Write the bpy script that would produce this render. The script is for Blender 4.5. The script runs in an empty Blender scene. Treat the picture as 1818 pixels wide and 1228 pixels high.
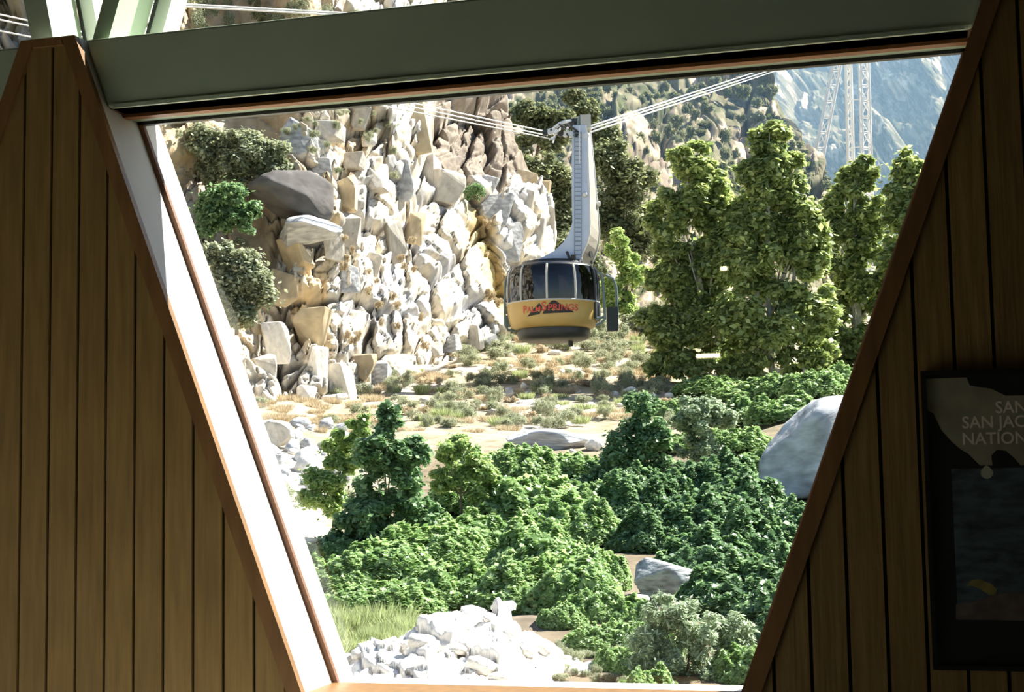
import bpy, bmesh, math, random
import numpy as np
from mathutils import Matrix, Vector

# ------------------------------------------------------------------ camera, sky, sun, exposure
SC = bpy.context.scene
COL = SC.collection
F = 2525.0                                   # focal length in pixels of the 1818 x 1228 frame
CAM = np.array([0.0, -5.0, 1.6])
_h, _p, _r = math.radians(15), math.radians(5), math.radians(1)
FW = np.array([-math.sin(_h) * math.cos(_p), math.cos(_h) * math.cos(_p), math.sin(_p)])
R0 = np.array([math.cos(_h), math.sin(_h), 0.0])
U0 = np.cross(R0, FW)
RT = R0 * math.cos(_r) - U0 * math.sin(_r)
UP = U0 * math.cos(_r) + R0 * math.sin(_r)
HF = np.array([-math.sin(_h), math.cos(_h), 0.0])
ZZ = np.array([0.0, 0.0, 1.0])
cd = bpy.data.cameras.new('camera')
cd.sensor_width = 36.0
cd.lens = 36.0 * F / 1818.0
cd.clip_start = 0.05
cd.clip_end = 5000
cam = bpy.data.objects.new('camera', cd)
COL.objects.link(cam)
cam.matrix_world = Matrix(((RT[0], UP[0], -FW[0], CAM[0]), (RT[1], UP[1], -FW[1], CAM[1]),
                           (RT[2], UP[2], -FW[2], CAM[2]), (0, 0, 0, 1)))
SC.camera = cam

SUN_AZ, SUN_EL, SUN_E = math.radians(64), math.radians(50), 14.0
SKY_STRENGTH = 0.16
EXPOSURE = 0.35
sh = HF * math.cos(SUN_AZ) + R0 * math.sin(SUN_AZ)
SUND = sh * math.cos(SUN_EL) + ZZ * math.sin(SUN_EL)
wd = bpy.data.worlds.new('sky')
SC.world = wd
wd.use_nodes = True
wn = wd.node_tree.nodes
wn.clear()
wo = wn.new('ShaderNodeOutputWorld')
wb = wn.new('ShaderNodeBackground')
wsky = wn.new('ShaderNodeTexSky')
wsky.sky_type = 'NISHITA'
wsky.sun_disc = False
wsky.sun_elevation = SUN_EL
wsky.sun_rotation = math.atan2(SUND[0], SUND[1])
wsky.altitude = 800
wb.inputs['Strength'].default_value = SKY_STRENGTH
wd.node_tree.links.new(wsky.outputs[0], wb.inputs[0])
wd.node_tree.links.new(wb.outputs[0], wo.inputs[0])
sl = bpy.data.lights.new('sun', 'SUN')
sl.energy = SUN_E
sl.angle = math.radians(0.53)
sl.color = (1.0, 0.95, 0.86)
so = bpy.data.objects.new('sun', sl)
COL.objects.link(so)
so.location = (20, 40, 60)
so.rotation_euler = Vector(SUND).to_track_quat('Z', 'Y').to_euler()
SC.view_settings.view_transform = 'Standard'
SC.view_settings.look = 'None'
SC.view_settings.exposure = EXPOSURE
SC.view_settings.gamma = 1.0
SC.view_settings.use_curve_mapping = False
SC.cycles.use_denoising = True
SC.cycles.max_bounces = 8
SC.cycles.diffuse_bounces = 4
SC.cycles.transparent_max_bounces = 12
SC.cycles.volume_step_rate = 4.0
SC.cycles.sample_clamp_indirect = 6.0


# ------------------------------------------------------------------ helpers: pixels to places
def P(px, py, d):
    px, py, d = np.broadcast_arrays(np.asarray(px, float), np.asarray(py, float), np.asarray(d, float))
    return CAM + d[..., None] * (FW + ((px - 909) / F)[..., None] * RT + ((614 - py) / F)[..., None] * UP)


def WP(px, py, y):
    """the point where the sight line of a pixel meets the plane y of the window wall"""
    v = FW + RT * (px - 909) / F + UP * (614 - py) / F
    return CAM + v * (y - CAM[1]) / v[1]


def lerp_table(x, xs, ys):
    return np.interp(x, xs, ys)


def smooth(a, b, x):
    t = np.clip((x - a) / (b - a), 0, 1)
    return t * t * (3 - 2 * t)


def vnoise(x, y, seed=0):
    rg = np.random.RandomState(seed)
    tab = rg.rand(256, 256)
    xi, yi = np.floor(x).astype(int), np.floor(y).astype(int)
    fx, fy = x - xi, y - yi
    fx, fy = fx * fx * (3 - 2 * fx), fy * fy * (3 - 2 * fy)
    g = lambda a, b: tab[a % 256, b % 256]
    return (g(xi, yi) * (1 - fx) + g(xi + 1, yi) * fx) * (1 - fy) + (g(xi, yi + 1) * (1 - fx) + g(xi + 1, yi + 1) * fx) * fy


def fbm(x, y, seed=0, o=4):
    s, a, t = 0, 0.5, 0
    for k in range(o):
        s = s + a * vnoise(x * 2 ** k, y * 2 ** k, seed + k)
        t += a
        a *= 0.5
    return s / t - 0.5


def cells(x, y, seed):
    """jittered cell pattern: offset, in-cell tilt, distance to the joint, per-cell random number"""
    rg = np.random.RandomState(seed)
    jx, jy, off, tx, ty, rnd = (rg.rand(128, 128) for _ in range(6))
    xi, yi = np.floor(x).astype(int), np.floor(y).astype(int)
    b1 = np.full(x.shape, 1e9)
    b2 = np.full(x.shape, 1e9)
    bi = np.zeros(x.shape, int)
    bj = np.zeros(x.shape, int)
    for a in (-1, 0, 1):
        for b in (-1, 0, 1):
            i, j = (xi + a) % 128, (yi + b) % 128
            dx = np.abs(xi + a + jx[i, j] - x)
            dy = np.abs(yi + b + jy[i, j] - y)
            q = np.maximum(dx, dy) * 0.55 + np.sqrt(dx * dx + dy * dy) * 0.45
            m = q < b1
            b2 = np.where(m, b1, np.minimum(b2, q))
            b1 = np.where(m, q, b1)
            bi = np.where(m, xi + a, bi)
            bj = np.where(m, yi + b, bj)
    i, j = bi % 128, bj % 128
    lx = x - (bi + jx[i, j])
    ly = y - (bj + jy[i, j])
    tilt = (tx[i, j] - 0.5) * 2 * lx + (ty[i, j] - 0.5) * 2 * ly
    return off[i, j] - 0.5, tilt, b2 - b1, rnd[i, j]


# ------------------------------------------------------------------ helpers: materials
def lin(c):
    return tuple(((v / 255) / 12.92 if v / 255 <= 0.04045 else ((v / 255 + 0.055) / 1.055) ** 2.4) for v in c)


def new_mat(name):
    m = bpy.data.materials.new(name)
    m.use_nodes = True
    nt = m.node_tree
    nt.nodes.clear()
    return m, nt, nt.nodes.new('ShaderNodeOutputMaterial')


def mat(name, col, rough=0.6, metal=0.0, noise=0.0, scale=8.0, bump=0.0, spec=0.5, emit=None, stretch=(1, 1, 1), attr=None, objvar=0.0):
    m, nt, out = new_mat(name)
    b = nt.nodes.new('ShaderNodeBsdfPrincipled')
    b.inputs['Roughness'].default_value = rough
    b.inputs['Metallic'].default_value = metal
    b.inputs['Specular IOR Level'].default_value = spec
    src = None
    if attr:
        a = nt.nodes.new('ShaderNodeAttribute')
        a.attribute_name = attr
        src = a.outputs['Color']
    if noise or bump:
        tc = nt.nodes.new('ShaderNodeTexCoord')
        mp = nt.nodes.new('ShaderNodeMapping')
        mp.inputs['Scale'].default_value = stretch
        nz = nt.nodes.new('ShaderNodeTexNoise')
        nz.inputs['Scale'].default_value = scale
        nz.inputs['Detail'].default_value = 8
        nt.links.new(tc.outputs['Object'], mp.inputs[0])
        nt.links.new(mp.outputs[0], nz.inputs['Vector'])
    if noise:
        mr = nt.nodes.new('ShaderNodeMapRange')
        mr.inputs['From Min'].default_value = 0.3
        mr.inputs['From Max'].default_value = 0.7
        mr.inputs['To Min'].default_value = 1 - noise
        mr.inputs['To Max'].default_value = 1 + noise
        nt.links.new(nz.outputs['Fac'], mr.inputs['Value'])
        val = mr.outputs[0]
        if objvar:
            oi = nt.nodes.new('ShaderNodeObjectInfo')
            mr2 = nt.nodes.new('ShaderNodeMapRange')
            mr2.inputs['To Min'].default_value = 1 - objvar
            mr2.inputs['To Max'].default_value = 1 + objvar
            nt.links.new(oi.outputs['Random'], mr2.inputs['Value'])
            mu = nt.nodes.new('ShaderNodeMath')
            mu.operation = 'MULTIPLY'
            nt.links.new(val, mu.inputs[0])
            nt.links.new(mr2.outputs[0], mu.inputs[1])
            val = mu.outputs[0]
        mx = nt.nodes.new('ShaderNodeVectorMath')
        mx.operation = 'SCALE'
        if src is None:
            mx.inputs[0].default_value = col[:3]
        else:
            nt.links.new(src, mx.inputs[0])
        nt.links.new(val, mx.inputs['Scale'])
        nt.links.new(mx.outputs[0], b.inputs['Base Color'])
    elif src is not None:
        nt.links.new(src, b.inputs['Base Color'])
    else:
        b.inputs['Base Color'].default_value = (*col[:3], 1)
    if bump:
        bp = nt.nodes.new('ShaderNodeBump')
        bp.inputs['Strength'].default_value = bump
        bp.inputs['Distance'].default_value = 0.05
        nt.links.new(nz.outputs['Fac'], bp.inputs['Height'])
        nt.links.new(bp.outputs[0], b.inputs['Normal'])
    if emit:
        b.inputs['Emission Color'].default_value = (*emit[:3], 1)
        b.inputs['Emission Strength'].default_value = emit[3]
    nt.links.new(b.outputs[0], out.inputs[0])
    return m


def leaf_mat(name, dark, light, trans=0.4, rough=0.4, spec=0.5):
    m, nt, out = new_mat(name)
    a = nt.nodes.new('ShaderNodeAttribute')
    a.attribute_name = 'tint'
    cr = nt.nodes.new('ShaderNodeMix')
    cr.data_type = 'RGBA'
    cr.inputs[6].default_value = (*dark, 1)
    cr.inputs[7].default_value = (*light, 1)
    nt.links.new(a.outputs['Fac'], cr.inputs[0])
    b = nt.nodes.new('ShaderNodeBsdfPrincipled')
    b.inputs['Roughness'].default_value = rough
    b.inputs['Specular IOR Level'].default_value = spec
    t = nt.nodes.new('ShaderNodeBsdfTranslucent')
    hs = nt.nodes.new('ShaderNodeHueSaturation')
    hs.inputs['Hue'].default_value = 0.485
    hs.inputs['Saturation'].default_value = 1.1
    hs.inputs['Value'].default_value = 1.25
    mx = nt.nodes.new('ShaderNodeMixShader')
    mx.inputs[0].default_value = trans
    nt.links.new(cr.outputs[2], b.inputs['Base Color'])
    nt.links.new(cr.outputs[2], hs.inputs['Color'])
    nt.links.new(hs.outputs[0], t.inputs[0])
    nt.links.new(b.outputs[0], mx.inputs[1])
    nt.links.new(t.outputs[0], mx.inputs[2])
    nt.links.new(mx.outputs[0], out.inputs[0])
    return m


def pane_mat(name, tint, ior=1.5):
    m, nt, out = new_mat(name)
    t = nt.nodes.new('ShaderNodeBsdfTransparent')
    t.inputs[0].default_value = (*tint, 1)
    g = nt.nodes.new('ShaderNodeBsdfGlossy')
    g.inputs['Roughness'].default_value = 0.0
    lw = nt.nodes.new('ShaderNodeLayerWeight')
    lw.inputs['Blend'].default_value = 0.5
    pw = nt.nodes.new('ShaderNodeMath')
    pw.operation = 'POWER'
    pw.inputs[1].default_value = 5.0
    nt.links.new(lw.outputs['Facing'], pw.inputs[0])
    fr = nt.nodes.new('ShaderNodeMapRange')
    fr.inputs['To Min'].default_value = ((ior - 1) / (ior + 1)) ** 2
    fr.inputs['To Max'].default_value = 1.0
    nt.links.new(pw.outputs[0], fr.inputs['Value'])
    mx = nt.nodes.new('ShaderNodeMixShader')
    nt.links.new(fr.outputs[0], mx.inputs[0])
    nt.links.new(t.outputs[0], mx.inputs[1])
    nt.links.new(g.outputs[0], mx.inputs[2])
    nt.links.new(mx.outputs[0], out.inputs[0])
    return m


M = {}
M['plank'] = mat('brown_stained_planks', lin((150, 122, 70)), 0.55, noise=0.22, scale=6, stretch=(6, 6, 0.5), bump=0.15, objvar=0.12)
M['trimwood'] = mat('orange_brown_trim', lin((136, 100, 60)), 0.45, noise=0.2, scale=6, stretch=(4, 4, 0.6))
M['darkwood'] = mat('dark_brown_wood', lin((84, 50, 28)), 0.5, noise=0.2, scale=6, stretch=(0.6, 4, 4))
M['midwood'] = mat('mid_brown_wood', lin((150, 98, 56)), 0.5, noise=0.2, scale=6, stretch=(0.6, 4, 4))
M['backing'] = mat('dark_joint', lin((30, 20, 12)), 0.9)
M['white'] = mat('white_paint', (0.78, 0.77, 0.73), 0.5, noise=0.04, scale=3)
M['beam'] = mat('olive_grey_paint', lin((188, 206, 180)), 0.5, noise=0.06, scale=3)
M['gasket'] = mat('brown_gasket', lin((120, 84, 60)), 0.6)
M['floor'] = mat('pale_floor', (0.80, 0.77, 0.70), 0.8, noise=0.15, scale=20)
M['roomwall'] = mat('brown_room_wall', lin((64, 58, 50)), 0.8, noise=0.1, scale=4)
M['wall_dark'] = mat('dark_brown_room_wall', lin((40, 34, 28)), 0.8, noise=0.1, scale=4)
M['ceil'] = mat('dark_ceiling', lin((64, 62, 56)), 0.8, noise=0.1, scale=3)
M['glass'] = pane_mat('window_glass', (0.97, 0.985, 0.98), 1.45)
M['concrete'] = mat('pale_stucco', (0.72, 0.70, 0.66), 0.8, noise=0.06, scale=4)
M['black'] = mat('black_frame', (0.012, 0.012, 0.014), 0.35)
M['mat_board'] = mat('black_mount', (0.01, 0.013, 0.017), 0.5)


# ------------------------------------------------------------------ helpers: meshes
def tag(o, label=None, cat=None, group=None, kind=None):
    if label:
        o['label'] = label
    if cat:
        o['category'] = cat
    if group:
        o['group'] = group
    if kind:
        o['kind'] = kind
    return o


def empty(name, loc):
    o = bpy.data.objects.new(name, None)
    o.empty_display_size = 0.2
    COL.objects.link(o)
    o.location = tuple(float(v) for v in loc)
    return o


def np_mesh(name, V, faces, tint=None, col=None, smooth_=False):
    """V (n,3); faces: array (m,3) or (m,4), or a list of index tuples"""
    V = np.asarray(V, np.float32)
    me = bpy.data.meshes.new(name)
    if isinstance(faces, np.ndarray):
        m, k = faces.shape
        me.vertices.add(len(V))
        me.vertices.foreach_set('co', V.ravel())
        me.loops.add(m * k)
        me.loops.foreach_set('vertex_index', faces.astype(np.int32).ravel())
        me.polygons.add(m)
        me.polygons.foreach_set('loop_start', np.arange(0, m * k, k, dtype=np.int32))
        me.update(calc_edges=True)
    else:
        me.from_pydata([tuple(map(float, v)) for v in V], [], [tuple(int(i) for i in f) for f in faces])
    if tint is not None:
        a = me.attributes.new('tint', 'FLOAT', 'POINT')
        a.data.foreach_set('value', np.asarray(tint, np.float32))
    if col is not None:
        a = me.attributes.new('col', 'FLOAT_COLOR', 'POINT')
        c = np.ones((len(V), 4), np.float32)
        c[:, :3] = col
        a.data.foreach_set('color', c.ravel())
    if smooth_:
        me.polygons.foreach_set('use_smooth', np.ones(len(me.polygons), bool))
    return me


def link(name, me, material, parent=None, loc=None):
    o = bpy.data.objects.new(name, me)
    COL.objects.link(o)
    if material is not None and not me.materials:
        me.materials.append(material)
    if parent is not None:
        o.parent = parent
    if loc is not None:
        o.location = tuple(float(v) for v in loc)
    return o


def part(name, V, faces, material, root=None, **kw):
    """world-space vertices become a mesh under root (or a top-level object standing at its own base)"""
    V = np.asarray(V, float)
    if root is not None:
        base = np.zeros(3)
        r = root
        while r is not None:
            base = base + np.array(r.location)
            r = r.parent
        return link(name, np_mesh(name, V - base, faces, **kw), material, root)
    base = np.array([(V[:, 0].min() + V[:, 0].max()) / 2, (V[:, 1].min() + V[:, 1].max()) / 2, V[:, 2].min()])
    return link(name, np_mesh(name, V - base, faces, **kw), material, None, base)


BOXF = [(0, 3, 2, 1), (4, 5, 6, 7), (0, 1, 5, 4), (1, 2, 6, 5), (2, 3, 7, 6), (3, 0, 4, 7)]


def box(x0, x1, y0, y1, z0, z1):
    return np.array([(x0, y0, z0), (x1, y0, z0), (x1, y1, z0), (x0, y1, z0), (x0, y0, z1), (x1, y0, z1), (x1, y1, z1), (x0, y1, z1)], float), list(BOXF)


def prism(poly, y0, y1):
    """polygon of (x, z) points, counter-clockwise seen from -y, extruded from y0 to y1"""
    n = len(poly)
    V = [(x, y0, z) for x, z in poly] + [(x, y1, z) for x, z in poly]
    Fc = [tuple(range(n)), tuple(range(2 * n - 1, n - 1, -1))]
    for i in range(n):
        j = (i + 1) % n
        Fc.append((i, i + n, j + n, j))
    return np.array(V, float), Fc


def join(*shapes):
    Vs, Fs, k = [], [], 0
    for V, Fc in shapes:
        Vs.append(np.asarray(V, float))
        Fs += [tuple(int(i) + k for i in f) for f in Fc]
        k += len(V)
    return np.vstack(Vs), Fs


def clip(poly, a, b, c):
    """keep a*x + b*z <= c"""
    out = []
    for i in range(len(poly)):
        p, q = poly[i], poly[(i + 1) % len(poly)]
        dp, dq = a * p[0] + b * p[1] - c, a * q[0] + b * q[1] - c
        if dp <= 0:
            out.append(p)
        if dp * dq < 0:
            t = dp / (dp - dq)
            out.append((p[0] + (q[0] - p[0]) * t, p[1] + (q[1] - p[1]) * t))
    return out


def tube(pts, rad, n=8, caps=True):
    pts = np.asarray(pts, float)
    rad = np.broadcast_to(np.asarray(rad, float), (len(pts),))
    V, Fc = [], []
    T = np.gradient(pts, axis=0)
    ref = np.array([0.0, 0.0, 1.0])
    if abs(T[0] @ ref) > 0.9 * np.linalg.norm(T[0]):
        ref = np.array([1.0, 0.0, 0.0])
    for i, p in enumerate(pts):
        t = T[i] / (np.linalg.norm(T[i]) + 1e-9)
        a = np.cross(t, ref)
        a /= np.linalg.norm(a) + 1e-9
        b = np.cross(t, a)
        for k in range(n):
            w = 2 * math.pi * k / n
            V.append(p + rad[i] * (a * math.cos(w) + b * math.sin(w)))
    for i in range(len(pts) - 1):
        for k in range(n):
            l = (k + 1) % n
            Fc.append((i * n + k, i * n + l, (i + 1) * n + l, (i + 1) * n + k))
    if caps:
        Fc.append(tuple(range(n - 1, -1, -1)))
        Fc.append(tuple(range((len(pts) - 1) * n, len(pts) * n)))
    return np.array(V), Fc


def copy_tree(o, parent=None):
    c = o.copy()
    COL.objects.link(c)
    c.parent = parent
    for ch in o.children:
        copy_tree(ch, c)
    return c


# ------------------------------------------------------------------ the room
TOPZ, HEADZ, SILLZ = 3.39, 3.095, 0.785
HW, SL = 0.124, 0.377
PITCH = 3.825
CENTRES = [-3.275, 0.55]
SIDE = {-3.275: 'left', 0.55: 'right'}


def panel_poly(cx, inset=0.0, z0=0.0, z1=TOPZ):
    hb = HW + (TOPZ - z0) * SL - inset
    ht = HW + (TOPZ - z1) * SL - inset
    return [(cx - hb, z0), (cx + hb, z0), (cx + ht, z1), (cx - ht, z1)]


def build_panel(cx, name, label):
    root = empty(name, (cx, 0.0, 0.0))
    tag(root, label, 'wall panel', None, 'structure')
    part('core', *prism(panel_poly(cx), 0.022, 0.50), M['concrete'], root)
    V, Fc = prism(panel_poly(cx, 0.012, 0.0, TOPZ - 0.012), 0.012, 0.0215)
    part('joint_backing', V, Fc, M['backing'], root)
    tw = 0.062
    inner = panel_poly(cx, tw * 1.0, 0.0, TOPZ - 0.035)
    step = 0.127
    x0 = -3.13 if cx < -1 else -0.052
    k0 = int(math.floor((cx - 1.45 - x0) / step)) - 1
    for k in range(k0, k0 + 27):
        a, b = x0 + k * step + 0.006, x0 + (k + 1) * step - 0.006
        pl = clip(clip(inner, -1, 0, -a), 1, 0, b)
        if len(pl) < 3:
            continue
        ar = abs(sum(pl[i][0] * pl[(i + 1) % len(pl)][1] - pl[(i + 1) % len(pl)][0] * pl[i][1] for i in range(len(pl)))) / 2
        if ar < 0.004:
            continue
        part('plank', *prism(pl, 0.0, 0.014), M['plank'], root)
    # edge boards
    for s in (1, -1):
        hb, ht = HW + TOPZ * SL, HW
        q = [(cx + s * (hb - tw), 0), (cx + s * hb, 0), (cx + s * ht, TOPZ), (cx + s * (ht - tw), TOPZ)]
        if s < 0:
            q = q[::-1]
        part('edge_board', *prism(q, -0.012, 0.0225), M['trimwood'], root)
    part('top_board', *prism([(cx - HW - 0.008 + tw, TOPZ - 0.035), (cx + HW + 0.008 - tw, TOPZ - 0.035), (cx + HW - tw, TOPZ), (cx - HW + tw, TOPZ)], -0.012, 0.0225), M['trimwood'], root)
    return root


build_panel(CENTRES[0], 'wall_left', 'tapering wall panel of brown vertical planks, top edge in view')
build_panel(CENTRES[1], 'wall_right', 'dark tapering wall panel of vertical planks behind the framed poster')
for nm, cx in (('wall_far_left', CENTRES[0] - PITCH),):
    V, Fc = prism(panel_poly(cx), 0.0, 0.50)
    o = part(nm, V, Fc, M['plank'])
    tag(o, 'plain tapering brown wall panel beyond the next window', 'wall panel', None, 'structure')


def build_bay(n, cl, full, past=''):
    """window between the panel centred at cl and the next one to the right"""
    cr = cl + PITCH
    xl = lambda z: cl + HW + (TOPZ - z) * SL
    xr = lambda z: cr - HW - (TOPZ - z) * SL
    gy = 0.30
    root = empty('window_%d' % n, ((cl + cr) / 2, gy, SILLZ))
    tag(root, 'large trapezoid window with brown head and glass looking over the canyon' if full else 'neighbouring trapezoid window past ' + past, 'window', None, 'structure')
    part('pane', *prism([(xl(SILLZ), SILLZ), (xr(SILLZ), SILLZ), (xr(HEADZ), HEADZ), (xl(HEADZ), HEADZ)], gy + 0.010, gy + 0.012), M['glass'], root)
    # gasket bars down both jambs, following the slope
    for s in (0, 1):
        e = xl if s == 0 else xr
        w = 0.022 if s == 0 else -0.022
        q = [(e(SILLZ), SILLZ), (e(SILLZ) + w, SILLZ), (e(HEADZ) + w, HEADZ), (e(HEADZ), HEADZ)]
        if s:
            q = q[::-1]
        part('gasket', *prism(q, gy - 0.012, gy + 0.012), M['gasket'], root)
    # stepped wooden head
    def bar(nm, y0, y1, z0, z1, m):
        q = [(xl(z0) + 0.001, z0), (xr(z0) - 0.001, z0), (xr(z1) - 0.001, z1), (xl(z1) + 0.001, z1)]
        part(nm, *prism(q, y0, y1), m, root)
    bar('head_board', 0.075, 0.17, HEADZ + 0.000, HEADZ + 0.05, M['darkwood'])
    bar('head_bead', 0.17, 0.215, HEADZ - 0.014, HEADZ + 0.05, M['midwood'])
    bar('head_rail', 0.215, 0.285, HEADZ - 0.004, HEADZ + 0.05, M['beam'])
    bar('head_gasket', 0.288, 0.315, HEADZ - 0.018, HEADZ + 0.05, M['black'])
    bar('outer_head', 0.32, 0.50, HEADZ + 0.09, HEADZ + 0.28, M['concrete'])
    # sill
    part('sill_board', *prism([(xl(SILLZ - 0.03), SILLZ - 0.03), (xr(SILLZ - 0.03), SILLZ - 0.03), (xr(SILLZ), SILLZ), (xl(SILLZ), SILLZ)], -0.02, 0.30), M['trimwood'], root)
    part('outer_sill', *prism([(xl(SILLZ - 0.05), SILLZ - 0.05), (xr(SILLZ - 0.05), SILLZ - 0.05), (xr(SILLZ - 0.012), SILLZ - 0.012), (xl(SILLZ - 0.012), SILLZ - 0.012)], 0.302, 0.52), M['white'], root)
    z0, z1 = HEADZ, TOPZ
    V, Fc = prism([(xl(z0) + 0.004, z0), (xr(z0) - 0.004, z0), (xr(z1) - 0.004, z1), (xl(z1) + 0.004, z1)], 0.055, 0.30)
    b = part('trim_%d' % n, V, Fc, M['beam'])
    bv = b.modifiers.new('soft', 'BEVEL')
    bv.width = 0.012
    bv.segments = 2
    tag(b, 'olive grey painted beam across the top of the large window' if full else 'olive grey painted beam end showing past ' + past, 'beam', None, 'structure')
    part('lip', *prism([(xl(z0) + 0.03, z0 - 0.004), (xr(z0) - 0.03, z0 - 0.004), (xr(z0) - 0.03, z0 + 0.012), (xl(z0) + 0.03, z0 + 0.012)], 0.048, 0.062), M['beam'], b)
    # wall under the sill
    V, Fc = prism([(xl(0), 0), (xr(0), 0), (xr(SILLZ - 0.05), SILLZ - 0.05), (xl(SILLZ - 0.05), SILLZ - 0.05)], 0.0, 0.5)
    o = part('wall_below_sill', V, Fc, M['plank'])
    tag(o, 'low wall under the sill of the ' + ('large window' if full else 'window past ' + past), 'wall', None, 'structure')


build_bay(1, CENTRES[0], True)
build_bay(2, CENTRES[0] - PITCH, False, 'the lighter plank panel')

# splayed members and glass of the clerestory above the beam
def member(px_bl, px_br, px_tl, px_tr, label, n):
    y = 0.10
    a, b, c, d = (WP(*p, y) for p in (px_bl, px_br, px_tr, px_tl))
    k = (5.2 - a[2]) / (d[2] - a[2])
    top_l = a + (d - a) * k
    top_r = b + (c - b) * k
    q = [(a[0], TOPZ + 0.001), (b[0], TOPZ + 0.001), (top_r[0], 5.2), (top_l[0], 5.2)]
    root = part('trim_%d' % n, *prism(q, y, 0.34), M['beam'])
    tag(root, label, 'post', None, 'structure')
    w = (q[1][0] - q[0][0])
    q2 = [(q[1][0] + 0.012, TOPZ + 0.001), (q[1][0] + 0.075, TOPZ + 0.001), (q[2][0] + 0.075, 5.2), (q[2][0] + 0.012, 5.2)]
    part('outer_flange', *prism(q2, 0.36, 0.48), M['white'], root)
    part('dark_seam', *prism([(q2[0][0] - 0.013, TOPZ + 0.001), (q2[0][0], TOPZ + 0.001), (q2[3][0], 5.2), (q2[3][0] - 0.013, 5.2)], 0.35, 0.42), M['black'], root)


member((60, 68), (97, 66), (45, 0), (84, 0), 'splayed post leaning away from the beam above the plank panel', 3)
member((163, 72), (192, 70), (182, 0), (212, 0), 'splayed post rising over the end of the beam', 4)
xa, xb = CENTRES[0] - PITCH, CENTRES[1] + HW
o = part('window_3', *prism([(xa, TOPZ), (xb, TOPZ), (xb, 5.2), (xa, 5.2)], 0.345, 0.347), M['glass'])
tag(o, 'strip of clerestory glass above the beam', 'window', None, 'structure')

for nm, b, m, lb in (
        ('floor', (-9.5, 6.5, -11, 0.5, -0.2, 0.0), 'floor', 'pale floor of the viewing room'),
        ('ceiling', (-9.5, 6.5, -11, 0.5, 5.2, 5.35), 'ceil', 'dark ceiling of the viewing room'),
        ('wall_back', (-9.5, 6.5, -11.2, -11, 0.0, 5.2), 'roomwall', 'plain brown back wall of the room'),
        ('wall_room_left', (-9.7, -9.5, -11, 0.5, 0.0, 5.2), 'roomwall', 'plain brown side wall far from the poster'),
        ('wall_room_right', (6.5, 6.7, -11, 0.5, 0.0, 5.2), 'wall_dark', 'plain brown side wall near the poster'),
        ('wall_window_left', (-9.5, -8.48, 0.0, 0.5, 0.0, 5.2), 'roomwall', 'plain end of the window wall past the last window')):
    o = part(nm, *box(*b), M[m])
    tag(o, lb, 'floor' if nm == 'floor' else 'ceiling' if nm == 'ceiling' else 'wall', None, 'structure')


c_ = CENTRES[1]
o = part('wall_light_block_right', *prism([(c_ + HW + TOPZ * SL, 0), (6.5, 0), (6.5, 5.2), (c_ + HW, 5.2), (c_ + HW, TOPZ)], 0.0, 0.5), M['wall_dark'])  # unseen solid wall added in place of a window, keeping light off the right panel
tag(o, 'dark solid wall added past the poster to block window light', 'wall', None, 'structure')

# wall lamps on the back wall; the glass mirrors them
M['lamp'] = mat('lamp_tube', (1, 0.9, 0.7), 0.5, emit=(1.0, 0.80, 0.42, 42.0))
M['lampbody'] = mat('lamp_housing', (0.25, 0.24, 0.22), 0.5)
def mirror_spot(px, py, ym=0.31, yb=-10.9):
    v = FW + RT * (px - 909) / F + UP * (614 - py) / F
    p = CAM + v * (ym - CAM[1]) / v[1]
    w = np.array([v[0], -v[1], v[2]])
    return p + w * (yb - p[1]) / w[1]


for px, py, hw, lb in ((1257, 631, 0.135, 'slim lit bar lamp mounted lower on the back wall'), (747, 651, 0.13, 'slim lit bar lamp mounted away from the others on the back wall'), (1285, 476, 0.035, 'tiny lit lamp mounted highest on the back wall')):
    c = mirror_spot(px, py)
    root = empty('wall_lamp', c)
    tag(root, lb, 'lamp')
    part('housing', *box(c[0] - hw - 0.02, c[0] + hw + 0.02, -10.999, -10.93, c[2] - 0.035, c[2] + 0.035), M['lampbody'], root)
    part('tube', *tube([(c[0] - hw, -10.905, c[2]), (c[0], -10.905, c[2]), (c[0] + hw, -10.905, c[2])], 0.024, 10), M['lamp'], root)


# ------------------------------------------------------------------ the poster
def text_mesh(body, size, bold=0.0):
    cu = bpy.data.curves.new('lettering', 'FONT')
    cu.body = body
    cu.size = size
    cu.resolution_u = 3
    cu.offset = bold * size
    ob = bpy.data.objects.new('lettering', cu)
    COL.objects.link(ob)
    bpy.context.view_layer.update()
    dg = bpy.context.evaluated_depsgraph_get()
    me = bpy.data.meshes.new_from_object(ob.evaluated_get(dg))
    V = np.array([v.co[:] for v in me.vertices])
    Fc = [tuple(p.vertices) for p in me.polygons]
    bpy.data.objects.remove(ob)
    bpy.data.meshes.remove(me)
    return V, Fc


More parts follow.
